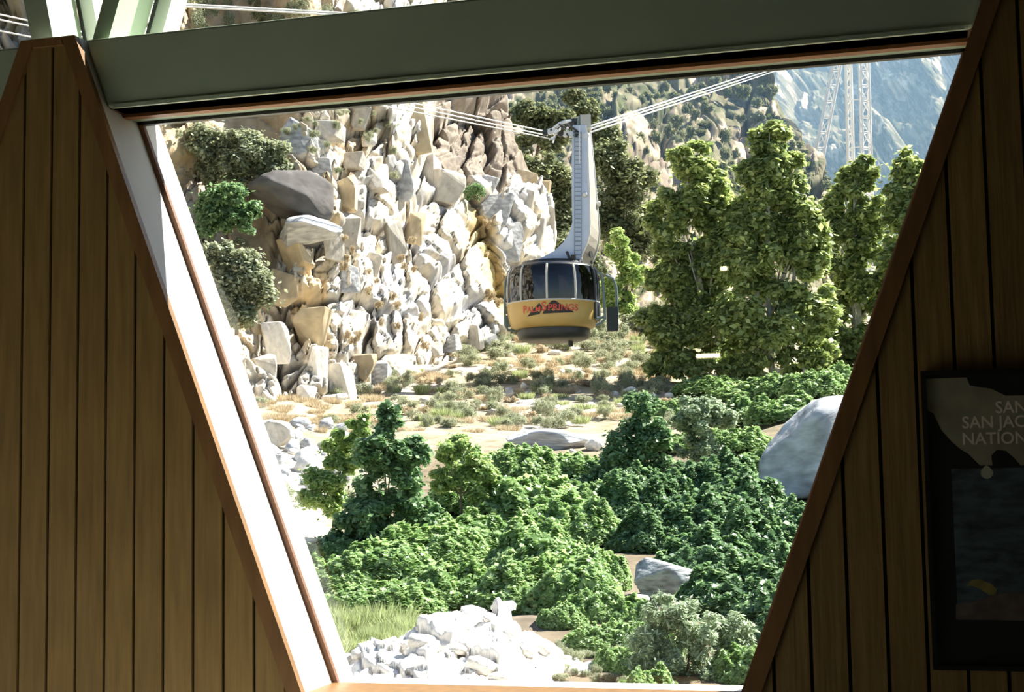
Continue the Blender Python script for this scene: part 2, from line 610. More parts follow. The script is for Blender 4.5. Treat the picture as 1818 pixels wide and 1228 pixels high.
def build_poster():
    yb = -0.012
    tl = WP(1634, 659, yb - 0.02)
    bl = WP(1647, 1188, yb - 0.02)
    x0, z1, z0 = tl[0], tl[2], bl[2]
    x1 = x0 + 0.66
    root = empty('framed_poster', ((x0 + x1) / 2, yb, z0))
    tag(root, 'black framed poster with pale lettering and a landscape photograph, hung on dark planks', 'poster')
    fw = 0.016
    part('frame', *join(box(x0, x0 + fw, yb - 0.03, yb, z0, z1), box(x1 - fw, x1, yb - 0.03, yb, z0, z1), box(x0 + fw, x1 - fw, yb - 0.03, yb, z1 - fw, z1), box(x0 + fw, x1 - fw, yb - 0.03, yb, z0, z0 + fw)), M['black'], root)
    part('mount', *box(x0 + fw, x1 - fw, yb - 0.012, yb - 0.001, z0 + fw, z1 - fw), M['mat_board'], root)
    yt = yb - 0.0135
    sky = mat('poster_grey', lin((160, 157, 132)), 0.5, noise=0.25, scale=9)  # grey upper print with the brightness of a reflection painted in
    pts = [(1641, 672), (1716, 670), (1722, 684), (1760, 690), (1785, 702), (1960, 700), (1960, 826), (1812, 826), (1800, 812), (1786, 800), (1770, 798), (1760, 808), (1762, 826), (1740, 826), (1720, 806), (1704, 796), (1690, 784), (1672, 764), (1662, 744), (1658, 734), (1646, 728)]
    poly = [(WP(a, b, yt)[0], WP(a, b, yt)[2]) for a, b in pts]
    poly = [(min(p[0], x1 - 0.03), p[1]) for p in poly]
    V = np.array([(p[0], yt, p[1]) for p in poly])
    part('grey_reflection_print', V, [tuple(range(len(V)))[::-1]], sky, root)
    ph = mat('poster_photo', lin((74, 90, 98)), 0.45, noise=0.55, scale=14, stretch=(1, 1, 2.5))
    a, b = WP(1689, 832, yt), WP(1698, 1100, yt)
    part('photo_print', np.array([(a[0], yt, a[2]), (x1 - 0.05, yt, a[2]), (x1 - 0.05, yt, b[2]), (a[0], yt, b[2])]), [(0, 3, 2, 1)], ph, root)
    sc = lambda p: (WP(*p, yt - 0.0006)[0], yt - 0.0006, WP(*p, yt - 0.0006)[2])
    grd = mat('poster_ground', lin((104, 92, 88)), 0.5, noise=0.35, scale=20)
    part('photo_ground', np.array([sc(p) for p in ((1697, 1099), (1900, 1104), (1900, 1062), (1800, 1050), (1762, 1056), (1730, 1068), (1697, 1072))]), [(0, 1, 2, 3, 4, 5, 6)], grd, root)
    rk = mat('poster_rock', lin((150, 138, 80)), 0.5, noise=0.3, scale=30)
    part('photo_rock', np.array([sc(p) for p in ((1716, 1040), (1724, 1030), (1738, 1028), (1760, 1036), (1770, 1046), (1766, 1056), (1756, 1056), (1742, 1046), (1728, 1040))]), [tuple(range(9))[::-1]], rk, root)
    bird = WP(1752, 838, yt - 0.0008)
    V = [(bird[0] + 0.020 * math.cos(w) * (1 - 0.4 * max(0, math.sin(w))), yt - 0.0008, bird[2] + 0.022 * math.sin(w)) for w in np.linspace(0, 2 * math.pi, 14)[:-1]]
    part('pale_spot_print', np.array(V), [tuple(range(13))], mat('poster_pale', lin((190, 196, 170)), 0.5), root)
    ink = mat('poster_lettering', (0.95, 0.86, 0.74), 0.4)
    for body, px, py in (('SANTA ROSA', 1767, 733), ('SAN JACINTO', 1708, 760), ('NATIONAL', 1708, 789)):
        p = WP(px, py, yt)
        V, Fc = text_mesh(body, 0.056, 0.015)
        V = np.stack([p[0] + V[:, 0] * 0.95, np.full(len(V), yt - 0.0012), p[2] + V[:, 1]], 1)
        keep = V[:, 0] < x1 - 0.02
        Fc = [f for f in Fc if all(keep[i] for i in f)]
        part('lettering', V, Fc, ink, root)


build_poster()


# ------------------------------------------------------------------ the land: ground, cliff, hills
GD = [5, 9, 13, 16, 20, 24, 30, 36, 41, 44, 50, 60, 70, 82, 100, 130, 180, 260, 400]
GY = [1830, 1480, 1290, 1190, 1090, 1010, 905, 830, 790, 772, 735, 688, 645, 605, 572, 556, 552, 560, 580]


def ground_y(px, d):
    y = np.interp(d, GD, GY)
    y = y - 55 * smooth(1150, 1480, px) * np.exp(-((d - 40) / 14) ** 2)
    y = y - 25 * smooth(620, 420, px) * np.exp(-((d - 48) / 12) ** 2)
    return y


def ground_pt(px, d):
    return P(px, ground_y(px, d), d)


def on_ground(px, py):
    lo, hi = 6.0, 300.0
    for _ in range(40):
        m = (lo + hi) / 2
        if ground_y(px, m) > py:
            lo = m
        else:
            hi = m
    return lo


def grid_faces(nv, nu):
    i = np.arange(nv * nu).reshape(nv, nu)
    return np.stack([i[:-1, :-1].ravel(), i[:-1, 1:].ravel(), i[1:, 1:].ravel(), i[1:, :-1].ravel()], 1)


M['ground'] = mat('dry_canyon_soil', (0.4, 0.3, 0.2), 0.95, noise=0.3, scale=2.5, bump=0.5, attr='col', spec=0.1)
M['cliff'] = mat('weathered_granite', (0.5, 0.5, 0.5), 0.9, noise=0.22, scale=1.6, bump=0.5, attr='col', spec=0.15)
M['hill'] = mat('rocky_chaparral_slope', (0.3, 0.3, 0.3), 0.95, noise=0.35, scale=0.25, bump=0.4, attr='col', spec=0.1)


def build_ground():
    nu, nv = 260, 300
    px = np.linspace(-500, 2350, nu)[None, :].repeat(nv, 0)
    d = (5.8 * (330 / 5.8) ** np.linspace(0, 1, nv))[:, None].repeat(nu, 1)
    V = P(px, ground_y(px, d), d)
    X, Y = V[..., 0], V[..., 1]
    V[..., 2] += fbm(X * 0.5 + 50, Y * 0.5 + 50, 3, 5) * 0.35 * smooth(8, 18, d) + fbm(X * 0.08 + 9, Y * 0.08, 7, 3) * 1.0 * smooth(60, 120, d)
    n1 = fbm(X * 0.25 + 20, Y * 0.25, 11, 4) + 0.5
    n2 = fbm(X * 1.2 + 3, Y * 1.2, 15, 3) + 0.5
    straw = np.array([0.44, 0.37, 0.27])
    sand = np.array([0.50, 0.45, 0.40])
    sage = np.array([0.26, 0.25, 0.13])
    c = straw + (sand - straw) * smooth(0.45, 0.65, n1)[..., None]
    c = c + (sage - c) * (smooth(0.5, 0.7, n2) * 0.5)[..., None]
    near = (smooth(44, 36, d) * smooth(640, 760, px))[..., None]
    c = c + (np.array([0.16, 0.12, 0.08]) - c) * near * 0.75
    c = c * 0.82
    pale = (np.exp(-((px - 500) / 70.0) ** 2) * smooth(40, 34, d) * smooth(14, 20, d))[..., None]
    c = c + (np.array([0.68, 0.62, 0.55]) - c) * pale
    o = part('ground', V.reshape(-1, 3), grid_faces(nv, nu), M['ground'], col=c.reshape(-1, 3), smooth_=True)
    tag(o, 'dry straw coloured canyon floor rising away from the window', 'ground', None, 'structure')


build_ground()

CBX = [150, 300, 450, 600, 700, 800, 900, 1000]
CBD = [40, 45, 50, 55, 62, 71, 81, 90]


def cliff_d(px, py):
    db = np.interp(px, CBX, CBD)
    yb = np.interp(db, GD, GY)
    h = (yb - py) / F * db
    lean = 0.95 - 0.55 * smooth(430, 560, px)
    d = db + lean * np.maximum(h, -1.5)
    # the tall brown column stands farther back, a gully splits off the lower buttress
    d = d + 5.0 * smooth(752, 772, px + (py - 240) * 0.12) * smooth(345, 300, py)
    gx = np.interp(py, [310, 340, 400, 480, 560, 620], [815, 836, 848, 872, 898, 915])
    d = d + 3.0 * np.exp(-((px - gx) / 18.0) ** 2) * smooth(300, 330, py)
    # ledge under the bushes
    d = d + 2.0 * smooth(500, 440, px) * smooth(250, 330, py) * smooth(470, 400, py)
    return d


CLIFF_N = R0 * 0.16 - HF * 0.95 + ZZ * 0.20


def build_cliff():
    nu, nv = 500, 470
    v = np.linspace(0, 1, nv)
    py = -170 + v * (790 + 170)
    xr = np.interp(py, [-170, 100, 170, 250, 300, 318, 335, 420, 470, 540, 610, 700, 800], [880, 897, 902, 914, 938, 965, 981, 986, 984, 960, 935, 930, 930])
    xr = xr + 7 * fbm(py / 30, py * 0, 5, 3)
    u = np.linspace(0, 1, nu)
    PX = -120 + u[None, :] * (xr[:, None] + 120)
    PY = py[:, None].repeat(nu, 1)
    D = cliff_d(PX, PY)
    rock = smooth(455, 520, PX + (PY - 420) * 0.22 + 40 * fbm(PX / 60, PY / 60, 31, 3))
    rock = np.maximum(rock, smooth(0.05, 0.2, fbm(PX / 70 + 7, PY / 50, 77, 3)) * smooth(470, 330, PX) * 0.9)
    rock = np.maximum(rock, 0.75 * smooth(150, 60, PY) * smooth(0.0, 0.14, fbm(PX / 90 + 3, PY / 60, 41, 3)))
    rock = np.maximum(rock, smooth(110, 70, PY) * np.maximum(smooth(75, 40, PX), smooth(240, 262, PX) * smooth(345, 322, PX)))
    wx = PX + 26 * fbm(PX / 50, PY / 50, 1, 3)
    wy = PY + 26 * fbm(PX / 50 + 30, PY / 50, 2, 3)
    face = smooth(560, 640, PX) * smooth(880, 820, PX) * smooth(360, 430, PY) * smooth(700, 640, PY)   # smoother pale face
    disp = 0
    for cw, ch, amp, sd in ((130, 110, 2.4, 11), (56, 66, 1.5, 12), (25, 31, 0.50, 13), (11, 13, 0.15, 14)):
        of, ti, ed, rn = cells(wx / cw + 20, wy / ch + 20, sd)
        k = amp * (1 - 0.55 * face) if cw > 30 else amp
        disp = disp + k * (of * 0.9 + ti * 0.75) - amp * 0.6 * np.exp(-(ed / 0.07) ** 2)
        if cw == 56:
            rn1, of1 = rn, of
    disp = disp * (0.10 + 0.90 * rock) + 0.5 * fbm(PX / 40, PY / 40, 9, 4)
    fade = smooth(1.0, 0.97, u)[None, :]
    V = P(PX, PY, D) + CLIFF_N * (disp * (0.35 + 0.65 * fade))[..., None]
    # colour of the stone: pale granite, ochre stain, grey patina, brown column
    n1 = fbm(PX / 70, PY / 110, 51, 4) + 0.5
    n2 = fbm(PX / 25, PY / 45, 57, 4) + 0.5
    pale, ochre = np.array([0.58, 0.53, 0.45]), np.array([0.52, 0.41, 0.26])
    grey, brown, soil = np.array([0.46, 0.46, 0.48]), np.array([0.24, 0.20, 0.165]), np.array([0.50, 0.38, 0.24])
    c = pale + (ochre - pale) * (smooth(0.5, 0.62, n1) * smooth(760, 560, PX) * 0.9)[..., None]
    c = c + (grey - c) * (smooth(0.46, 0.6, n2) * (0.35 + 0.5 * smooth(600, 700, PX)))[..., None]
    c = c * (0.82 + 0.36 * rn1)[..., None]
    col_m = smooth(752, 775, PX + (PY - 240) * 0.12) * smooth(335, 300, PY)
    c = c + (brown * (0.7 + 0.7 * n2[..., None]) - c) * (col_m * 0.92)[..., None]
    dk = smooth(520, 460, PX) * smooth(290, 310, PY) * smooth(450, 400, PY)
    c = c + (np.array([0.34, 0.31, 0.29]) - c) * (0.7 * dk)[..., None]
    grass = np.array([0.50, 0.38, 0.17])
    gx = np.interp(PY, [310, 340, 400, 480, 560, 620], [815, 836, 848, 872, 898, 915])
    gm = np.exp(-((PX - gx) / 20.0) ** 2) * smooth(330, 370, PY)
    c = c + (grass - c) * (gm * 0.9)[..., None]
    sm = (1 - rock)
    c = c + (soil * (0.7 + 0.7 * n1[..., None]) - c) * (sm * 0.95)[..., None]
    # wrap the surface round behind its skyline
    nw = 14
    W = []
    CW = []
    for k in range(1, nw + 1):
        e = V[:, -1] + HF * (2.2 * k) - R0 * (0.25 * k) + CLIFF_N * (0.8 * fbm(py / 18 + k * 3, py / 90 + k, 61, 3))[:, None]
        W.append(e)
        CW.append(c[:, -1] * 0.95)
    V = np.concatenate([V, np.stack(W, 1)], 1)
    c = np.concatenate([c, np.stack(CW, 1)], 1)
    root = empty('cliff', P(600, 720, 55))
    tag(root, 'pale fractured granite cliff beside the cable car', 'cliff', None, 'structure')
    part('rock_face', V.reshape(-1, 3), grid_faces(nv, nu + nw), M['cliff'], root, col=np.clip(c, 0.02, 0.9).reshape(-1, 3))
    return root


CLIFF = build_cliff()


def relief(name, label, xs, ys, nu, nv, dfun, cellspec, colfun, topfun=None, mat_=None, nrm=None, vs=None):
    u = np.asarray(xs, float) if len(xs) > 2 else np.linspace(xs[0], xs[1], nu)
    v = np.linspace(0, 1, nv) if vs is None else np.asarray(vs, float)
    nu, nv = len(u), len(v)
    top = topfun(u) if topfun is not None else np.full(nu, ys[0])
    PX = u[None, :].repeat(nv, 0)
    PY = top[None, :] + v[:, None] * (ys[1] - top[None, :])
    D = dfun(PX, PY)
    nrm = nrm if nrm is not None else -HF * 0.75 + ZZ * 0.6
    disp = 0
    rn1 = None
    for cw, ch, amp, sd in cellspec:
        wx = PX + cw * 0.5 * fbm(PX / cw, PY / cw, sd + 90, 3)
        wy = PY + cw * 0.5 * fbm(PX / cw + 9, PY / cw, sd + 95, 3)
        of, ti, ed, rn = cells(wx / cw + 30, wy / ch + 30, sd)
        disp = disp + amp * (of * 0.8 + ti) - amp * 0.35 * np.exp(-(ed / 0.08) ** 2)
        rn1 = rn
    c = colfun(PX, PY, rn1)
    V = P(PX, PY, D) + nrm * disp[..., None]
    if topfun is not None:
        bk = [V[0] + HF * 12.0 * k - ZZ * 3.0 * k * k for k in range(6, 0, -1)]
        V = np.concatenate([np.stack(bk, 0), V], 0)
        c = np.concatenate([c[:1].repeat(6, 0), c], 0)
        nv += 6
    o = part(name, V.reshape(-1, 3), grid_faces(nv, nu), mat_ or M['hill'], col=np.clip(c, 0.01, 0.9).reshape(-1, 3))
    tag(o, label, 'hill' if 'hill' in name else 'mountain', None, 'structure')
    return o


def hill_d(px, py):
    return 165 + (520 - py) * 0.42 + (px - 1000) * 0.10


def hill_col(PX, PY, rn):
    n = fbm(PX / 40, PY / 40, 21, 4) + 0.5
    m = fbm(PX / 14, PY / 14, 25, 3) + 0.5
    stone = np.array([0.40, 0.34, 0.29])
    veg = np.array([0.10, 0.12, 0.07])
    c = stone * (0.6 + 0.8 * rn[..., None])
    k = np.clip(smooth(0.42, 0.56, n) * 0.75 + smooth(0.55, 0.62, m) * 0.5, 0, 1)
    return c + (veg - c) * k[..., None]


relief('hillside', 'rocky brown hillside with dark brush behind the cable car arm', (860, 1540), (-120, 640), 330, 330, hill_d,
       ((90, 80, 6.0, 41), (38, 40, 2.2, 42), (15, 17, 0.6, 43)), hill_col,
       topfun=lambda u: np.interp(u, [860, 1130, 1260, 1340, 1400, 1440, 1480, 1500, 1540], [-120, -80, 40, 118, 200, 275, 330, 395, 520]))


def mount_col(PX, PY, rn):
    n = fbm(PX / 50, PY / 50, 121, 5) + 0.5
    m = fbm(PX / 7, PY / 7, 125, 3) + 0.5
    stone = np.array([0.60, 0.56, 0.52])
    veg = np.array([0.07, 0.085, 0.055])
    c = stone * (0.6 + 0.7 * rn[..., None])
    k = np.clip(smooth(0.46, 0.56, n) * 0.7 + smooth(0.44, 0.54, m) * 0.8, 0, 1)
    return c + (veg - c) * k[..., None]


relief('mountain', 'distant hazy blue mountainside behind the lattice tower', np.concatenate([np.linspace(-700, 1270, 110), np.linspace(1280, 1760, 330), np.linspace(1770, 2600, 60)]), (-500, 700), 0, 0,
       lambda px, py: 640 + (600 - py) * 0.75 - 90 * smooth(1500, 1900, px), ((150, 130, 40.0, 141), (50, 55, 13.0, 142), (18, 20, 4.5, 143), (7, 8, 1.5, 144)), mount_col,
       nrm=-HF * 0.6 + ZZ * 0.5 - R0 * 0.55, vs=np.concatenate([np.linspace(0, 0.45, 50), np.linspace(0.452, 0.78, 260), np.linspace(0.785, 1, 24)]))


# ------------------------------------------------------------------ rocks
_ico = bmesh.new()
bmesh.ops.create_icosphere(_ico, subdivisions=3, radius=1)
ICO3 = (np.array([v.co[:] for v in _ico.verts]), np.array([[v.index for v in f.verts] for f in _ico.faces]))
_ico.free()
_ico = bmesh.new()
bmesh.ops.create_icosphere(_ico, subdivisions=5, radius=1)
ICO4 = (np.array([v.co[:] for v in _ico.verts]), np.array([[v.index for v in f.verts] for f in _ico.faces]))
_ico.free()
_ico = bmesh.new()
bmesh.ops.create_icosphere(_ico, subdivisions=2, radius=1)
ICO2 = (np.array([v.co[:] for v in _ico.verts]), np.array([[v.index for v in f.verts] for f in _ico.faces]))
_ico.free()


def rock_shape(seed, ico=ICO2, planes=13, power=14, rough=0.04):
    rg = np.random.RandomState(seed)
    n = rg.normal(size=(planes, 3))
    n /= np.linalg.norm(n, axis=1)[:, None]
    h = rg.uniform(0.62, 1.0, planes)
    D = ico[0]
    q = np.maximum(0, D @ n.T) / h[None, :]
    r = 1.0 / np.maximum((q ** power).sum(1) ** (1 / power), 0.85)
    r = r * (1 + rough * (rg.rand(len(D)) - 0.5) * 2)
    return D * r[:, None], ico[1]


M['rock_pale'] = mat('pale_granite', (0.52, 0.48, 0.42), 0.9, noise=0.22, scale=3, bump=0.5, spec=0.15, objvar=0.15)
M['rock_grey'] = mat('grey_granite', (0.44, 0.45, 0.47), 0.85, noise=0.42, scale=2.2, bump=0.9, stretch=(1, 1, 2.4), spec=0.2, objvar=0.1)
M['rock_shaded'] = mat('shade_darkened_granite', (0.13, 0.12, 0.115), 0.9, noise=0.3, scale=2, bump=0.5, spec=0.2)  # slab stone darkened all over, the shade of its front put into the colour
M['rock_white'] = mat('bleached_granite', (0.76, 0.72, 0.66), 0.9, noise=0.16, scale=4, bump=0.4, spec=0.15, objvar=0.12)
M['rock_ochre'] = mat('ochre_granite', (0.48, 0.39, 0.26), 0.9, noise=0.22, scale=2, bump=0.5, spec=0.15, objvar=0.15)
ROCKS = {}
for key in ('rock_pale', 'rock_grey', 'rock_shaded', 'rock_white', 'rock_ochre'):
    ROCKS[key] = []
    for k in range(6):
        V, Fc = rock_shape(100 + k + 17 * len(ROCKS))
        me = np_mesh('rock', V, Fc)
        me.materials.append(M[key])
        ROCKS[key].append(me)
RG = np.random.RandomState(5)


def hull_mesh(seed, n=15):
    rg = np.random.RandomState(seed)
    bm = bmesh.new()
    for k in range(n):
        v = rg.uniform(-1, 1, 3)
        v = np.sign(v) * np.abs(v) ** 0.45
        v /= max(1.0, np.linalg.norm(v) / 1.2)
        bm.verts.new(v)
    r = bmesh.ops.convex_hull(bm, input=bm.verts)
    bmesh.ops.delete(bm, geom=[g for g in set(r['geom_interior'] + r['geom_unused']) if isinstance(g, bmesh.types.BMVert)], context='VERTS')
    bmesh.ops.bevel(bm, geom=list(bm.edges), offset=0.05, segments=1, affect='EDGES', clamp_overlap=True)
    me = bpy.data.meshes.new('rock')
    bm.to_mesh(me)
    bm.free()
    return me


BLOCKS = {}
for key in ('rock_pale', 'rock_grey', 'rock_shaded', 'rock_white', 'rock_ochre'):
    BLOCKS[key] = []
    for k in range(7):
        me = hull_mesh(300 + 11 * k + len(BLOCKS))
        me.materials.append(M[key])
        BLOCKS[key].append(me)


def rock(name, key, pos, size, rot=None, parent=None, mesh=None):
    me = mesh if mesh is not None else ROCKS[key][RG.randint(6)]
    o = bpy.data.objects.new(name, me)
    COL.objects.link(o)
    pos = np.asarray(pos, float)
    if parent is not None:
        o.parent = parent
        pos = pos - np.array(parent.location)
    o.location = tuple(pos)
    o.scale = tuple(size)
    o.rotation_euler = rot if rot is not None else tuple(RG.uniform(-0.6, 0.6, 3) + np.array([0, 0, RG.uniform(0, 6)]))
    return o


# blocks standing proud of the cliff
CH = math.atan2(R0[1], R0[0])
PLACED = []
for px, py, w, h, key in (
        (540, 250, 40, 44, 'rock_grey'), (610, 345, 34, 40, 'rock_ochre'), (660, 315, 34, 36, 'rock_pale'), (690, 215, 30, 55, 'rock_pale'), (735, 225, 34, 60, 'rock_ochre'),
        (712, 320, 30, 44, 'rock_grey'), (760, 315, 28, 50, 'rock_pale'), (790, 335, 36, 40, 'rock_pale'), (530, 450, 42, 40, 'rock_ochre'), (505, 510, 34, 40, 'rock_ochre'),
        (560, 580, 46, 40, 'rock_ochre'), (490, 610, 26, 46, 'rock_white'), (560, 645, 24, 40, 'rock_white'), (600, 680, 30, 44, 'rock_pale'), (640, 650, 32, 34, 'rock_ochre'),
        (672, 660, 24, 26, 'rock_grey'), (700, 430, 20, 50, 'rock_pale'), (735, 405, 22, 34, 'rock_ochre'), (660, 470, 20, 26, 'rock_pale'), (620, 500, 22, 34, 'rock_grey'),
        (615, 415, 30, 44, 'rock_pale'), (590, 440, 26, 30, 'rock_pale'), (880, 370, 34, 40, 'rock_grey'), (925, 370, 30, 50, 'rock_pale'), (960, 350, 22, 40, 'rock_ochre'),
        (900, 430, 34, 40, 'rock_grey'), (945, 420, 26, 50, 'rock_pale'), (972, 400, 18, 44, 'rock_pale'), (935, 320, 22, 24, 'rock_ochre'), (870, 330, 20, 20, 'rock_grey'),
        (655, 250, 14, 13, 'rock_white'), (585, 235, 30, 26, 'rock_pale'), (640, 205, 20, 30, 'rock_pale'), (570, 300, 24, 24, 'rock_grey'), (630, 285, 22, 22, 'rock_pale'),
        (840, 600, 20, 26, 'rock_pale'), (800, 610, 22, 20, 'rock_grey'), (770, 620, 18, 18, 'rock_pale'), (870, 570, 14, 34, 'rock_grey'), (640, 700, 26, 24, 'rock_pale'),
        (520, 330, 38, 26, 'rock_grey'), (470, 660, 26, 34, 'rock_pale'), (450, 560, 22, 40, 'rock_ochre'), (545, 700, 24, 20, 'rock_white'), (590, 712, 30, 16, 'rock_white')):
    d = float(cliff_d(px, py))
    k = d / F
    rock('rock', key, P(px, py, d + 0.40 * w * k), (w * k, w * k * 0.9, h * k), rot=(RG.uniform(-0.2, 0.2), RG.uniform(-0.25, 0.25), CH + RG.uniform(-0.6, 0.6)), parent=CLIFF, mesh=BLOCKS[key][RG.randint(7)])


def big_boulder(name, label, px, py, d, hw, hh, mat_key, seed, rot=(0, 0, 0), depth=1.0, flat=None, planes=13):
    V, Fc = rock_shape(seed, ICO4, planes, 34, 0.006)
    V = V * (1 + 0.10 * fbm(V[:, 0] * 1.7 + V[:, 2] + 5, V[:, 1] * 1.7 - V[:, 2] * 0.8 + 5, seed, 5))[:, None]
    if d is None:
        d = on_ground(px, py + hh * 0.7)
    k = d / F
    PLACED.append((P(px, py, d), hw * k))
    me = np_mesh(name, V, Fc)
    me.materials.append(M[mat_key])
    o = bpy.data.objects.new(name, me)
    COL.objects.link(o)
    o.location = tuple(P(px, py, d))
    o.scale = (hw * k, hw * k * depth, hh * k)
    o.rotation_euler = (rot[0], rot[1], rot[2] + CH)
    return tag(o, label, 'boulder')


big_boulder('boulder_slab', 'dark grey overhanging boulder slab jutting from the cliff edge', 524, 350, float(cliff_d(522, 352)) - 1.0, 74, 44, 'rock_shaded', 44, (0.25, 0.12, 0.5), 1.1, planes=16)
big_boulder('boulder_slab', 'flat pale slab tucked under the dark overhanging boulder', 540, 412, float(cliff_d(540, 412)) - 0.9, 58, 22, 'rock_grey', 9, (-0.05, -0.10, 0), 1.0)
big_boulder('boulder', 'large rounded grey boulder half hidden by the window edge and vines', 1478, 815, None, 118, 92, 'rock_grey', 33, (0.1, -0.35, 0.2), 0.9, planes=10)
big_boulder('boulder', 'smooth shaded grey boulder sitting in the dark vines', 1178, 1030, None, 54, 40, 'rock_grey', 15, (0, 0, 0.3), 0.9, planes=7)
big_boulder('boulder', 'low flat grey boulder at the undercut stream bank', 990, 782, None, 78, 20, 'rock_grey', 52, (0.1, 0.05, 0.3), 0.8, planes=22)
big_boulder('boulder', 'pointed white stone beside the dense green bush', 1056, 790, None, 20, 17, 'rock_white', 21, (0, 0.3, 0.4), 0.8)
big_boulder('boulder', 'long pale boulder leaning above the scree heap', 490, 772, None, 36, 26, 'rock_pale', 23, (0, 0.5, 0), 0.8)
big_boulder('boulder', 'small sunlit stone poking out of the vines above the pale rocks', 1095, 1128, None, 17, 22, 'rock_white', 27, (0, 0.4, 0), 0.8)
big_boulder('boulder', 'sunlit stone resting against the shaded grey boulder', 1138, 1064, None, 16, 12, 'rock_white', 29, (0, 0.2, 0), 0.8)

def room_for(p, s):
    for q, t in PLACED:
        if np.linalg.norm(q - p) < (s + t) * 0.95:
            return False
    PLACED.append((p, s))
    return True


# scree heap
lab = 'rounded pale stone in the scree heap below the cliff'
for k in range(150):
    px, py = RG.uniform(470, 622), RG.uniform(758, 868)
    d = on_ground(px, py)
    s = RG.uniform(7, 24) * d / F * (1.3 if RG.rand() < 0.15 else 0.85)
    p = ground_pt(px, d)
    if not room_for(p, s * 1.1):
        continue
    o = rock('scree_stone', 'rock_white' if RG.rand() < 0.55 else 'rock_grey', p + ZZ * s * 0.25, (s, s * 0.9, s * 0.75))
    tag(o, lab, 'stone', 'stones in the scree heap')
# pale stones strewn over the dry meadow
WHERE = lambda px, py: 'near the cliff foot' if px < 800 else 'along the stream bank' if py > 728 else 'beside the leafy grove' if px > 1090 else 'just below the cabin' if px > 885 and py < 665 else 'in the open middle of the meadow'
for k in range(70):
    px = RG.uniform(690, 1200)
    py = RG.choice([RG.uniform(655, 668), RG.uniform(690, 706), RG.uniform(716, 730), RG.uniform(630, 740)])
    if px > 1090 and py < 640:
        continue
    d = on_ground(px, py)
    s = RG.uniform(5, 13) * d / F
    if not room_for(ground_pt(px, d), s * 1.3):
        continue
    o = rock('meadow_stone', 'rock_white' if RG.rand() < 0.7 else 'rock_pale', ground_pt(px, d) + ZZ * s * 0.2, (s * 1.3, s, s * 0.6))
    tag(o, 'small bleached stone lying ' + WHERE(px, py), 'stone', 'stones on the dry meadow')
for k in range(30):
    px = RG.uniform(965, 1085)
    py = 800 + (px - 970) * 0.08 + RG.uniform(-6, 6)
    d = on_ground(px, py)
    s = RG.uniform(6, 12) * d / F
    if not room_for(ground_pt(px, d), s * 1.2):
        continue
    o = rock('bank_stone', 'rock_white', ground_pt(px, d) + ZZ * s * 0.3, (s * 1.2, s, s * 0.7))
    tag(o, 'white stone lining the vines below the stream bank', 'stone', 'stones along the stream bank')

# bleached rock embankment under the window
def bank_top(px):
    return np.interp(px, [480, 580, 640, 735, 770, 850, 885, 930, 985, 1060, 1120, 1190], [1200, 1172, 1148, 1108, 1098, 1082, 1075, 1112, 1142, 1185, 1222, 1270])


def bank_d(px, py):
    t = (py - bank_top(px)) / 160.0
    return 16.6 - 3.2 * t


def build_bank():
    nu, nv = 300, 130
    u = np.linspace(470, 1200, nu)
    PX = u[None, :].repeat(nv, 0)
    PY = bank_top(u)[None, :] + np.linspace(0, 1, nv)[:, None] ** 1.1 * 300
    D = np.maximum(bank_d(PX, PY), 12.4)
    disp = 0
    for cw, ch, amp, sd in ((95, 60, 0.15, 211), (40, 26, 0.08, 212), (14, 11, 0.025, 213)):
        of, ti, ed, rn = cells((PX + 20 * fbm(PX / 40, PY / 40, 3, 3)) / cw + 30, PY / ch + 30, sd)
        disp = disp + amp * (of + ti * 0.8) - amp * 0.35 * np.exp(-(ed / 0.06) ** 2)
    V = P(PX, PY, D) + (-HF * 0.45 + ZZ * 0.85) * disp[..., None]
    back = [V[0] + HF * 0.35 * k - ZZ * 0.10 * k * k for k in range(7, 0, -1)]
    V = np.concatenate([np.stack(back, 0), V], 0)
    n = fbm(PX / 30, PY / 30, 71, 4) + 0.5
    c = np.array([0.78, 0.74, 0.68]) * (0.85 + 0.3 * n[..., None])
    c = np.concatenate([c[:1].repeat(7, 0), c], 0)
    root = empty('rock_embankment', P(830, 1230, 14.5))
    tag(root, 'sunbleached rock embankment with embedded stones just outside the window', 'embankment')
    part('rubble_surface', V.reshape(-1, 3), grid_faces(nv + 7, nu), M['cliff'], root, col=c.reshape(-1, 3))
    for px, py, w, h in ((848, 1090, 34, 16), (893, 1074, 22, 12), (870, 1106, 22, 12), (748, 1112, 14, 10), (770, 1140, 44, 22), (720, 1140, 20, 9), (640, 1158, 26, 12), (612, 1166, 20, 12),
                         (700, 1178, 20, 9), (900, 1122, 24, 14), (880, 1098, 30, 12), (962, 1146, 20, 16), (1005, 1168, 14, 12), (1022, 1178, 12, 9), (1065, 1196, 20, 14), (1095, 1216, 30, 16), (1050, 1212, 20, 10),
                         (812, 1148, 22, 12), (690, 1206, 30, 12), (760, 1190, 36, 14), (650, 1196, 22, 14), (930, 1150, 30, 16), (860, 1178, 40, 18), (980, 1196, 26, 12), (900, 1206, 36, 14), (820, 1108, 40, 14), (600, 1190, 22, 14), (985, 1158, 18, 10)):
        d = float(bank_d(px, py))
        k = d / F
        rock('stone', 'rock_white', P(px, py + 4, d + 0.10), (w * k, w * k * 0.9, h * k), rot=(RG.uniform(-0.3, 0.3), RG.uniform(-0.3, 0.3), RG.uniform(0, 6)), parent=root)


build_bank()


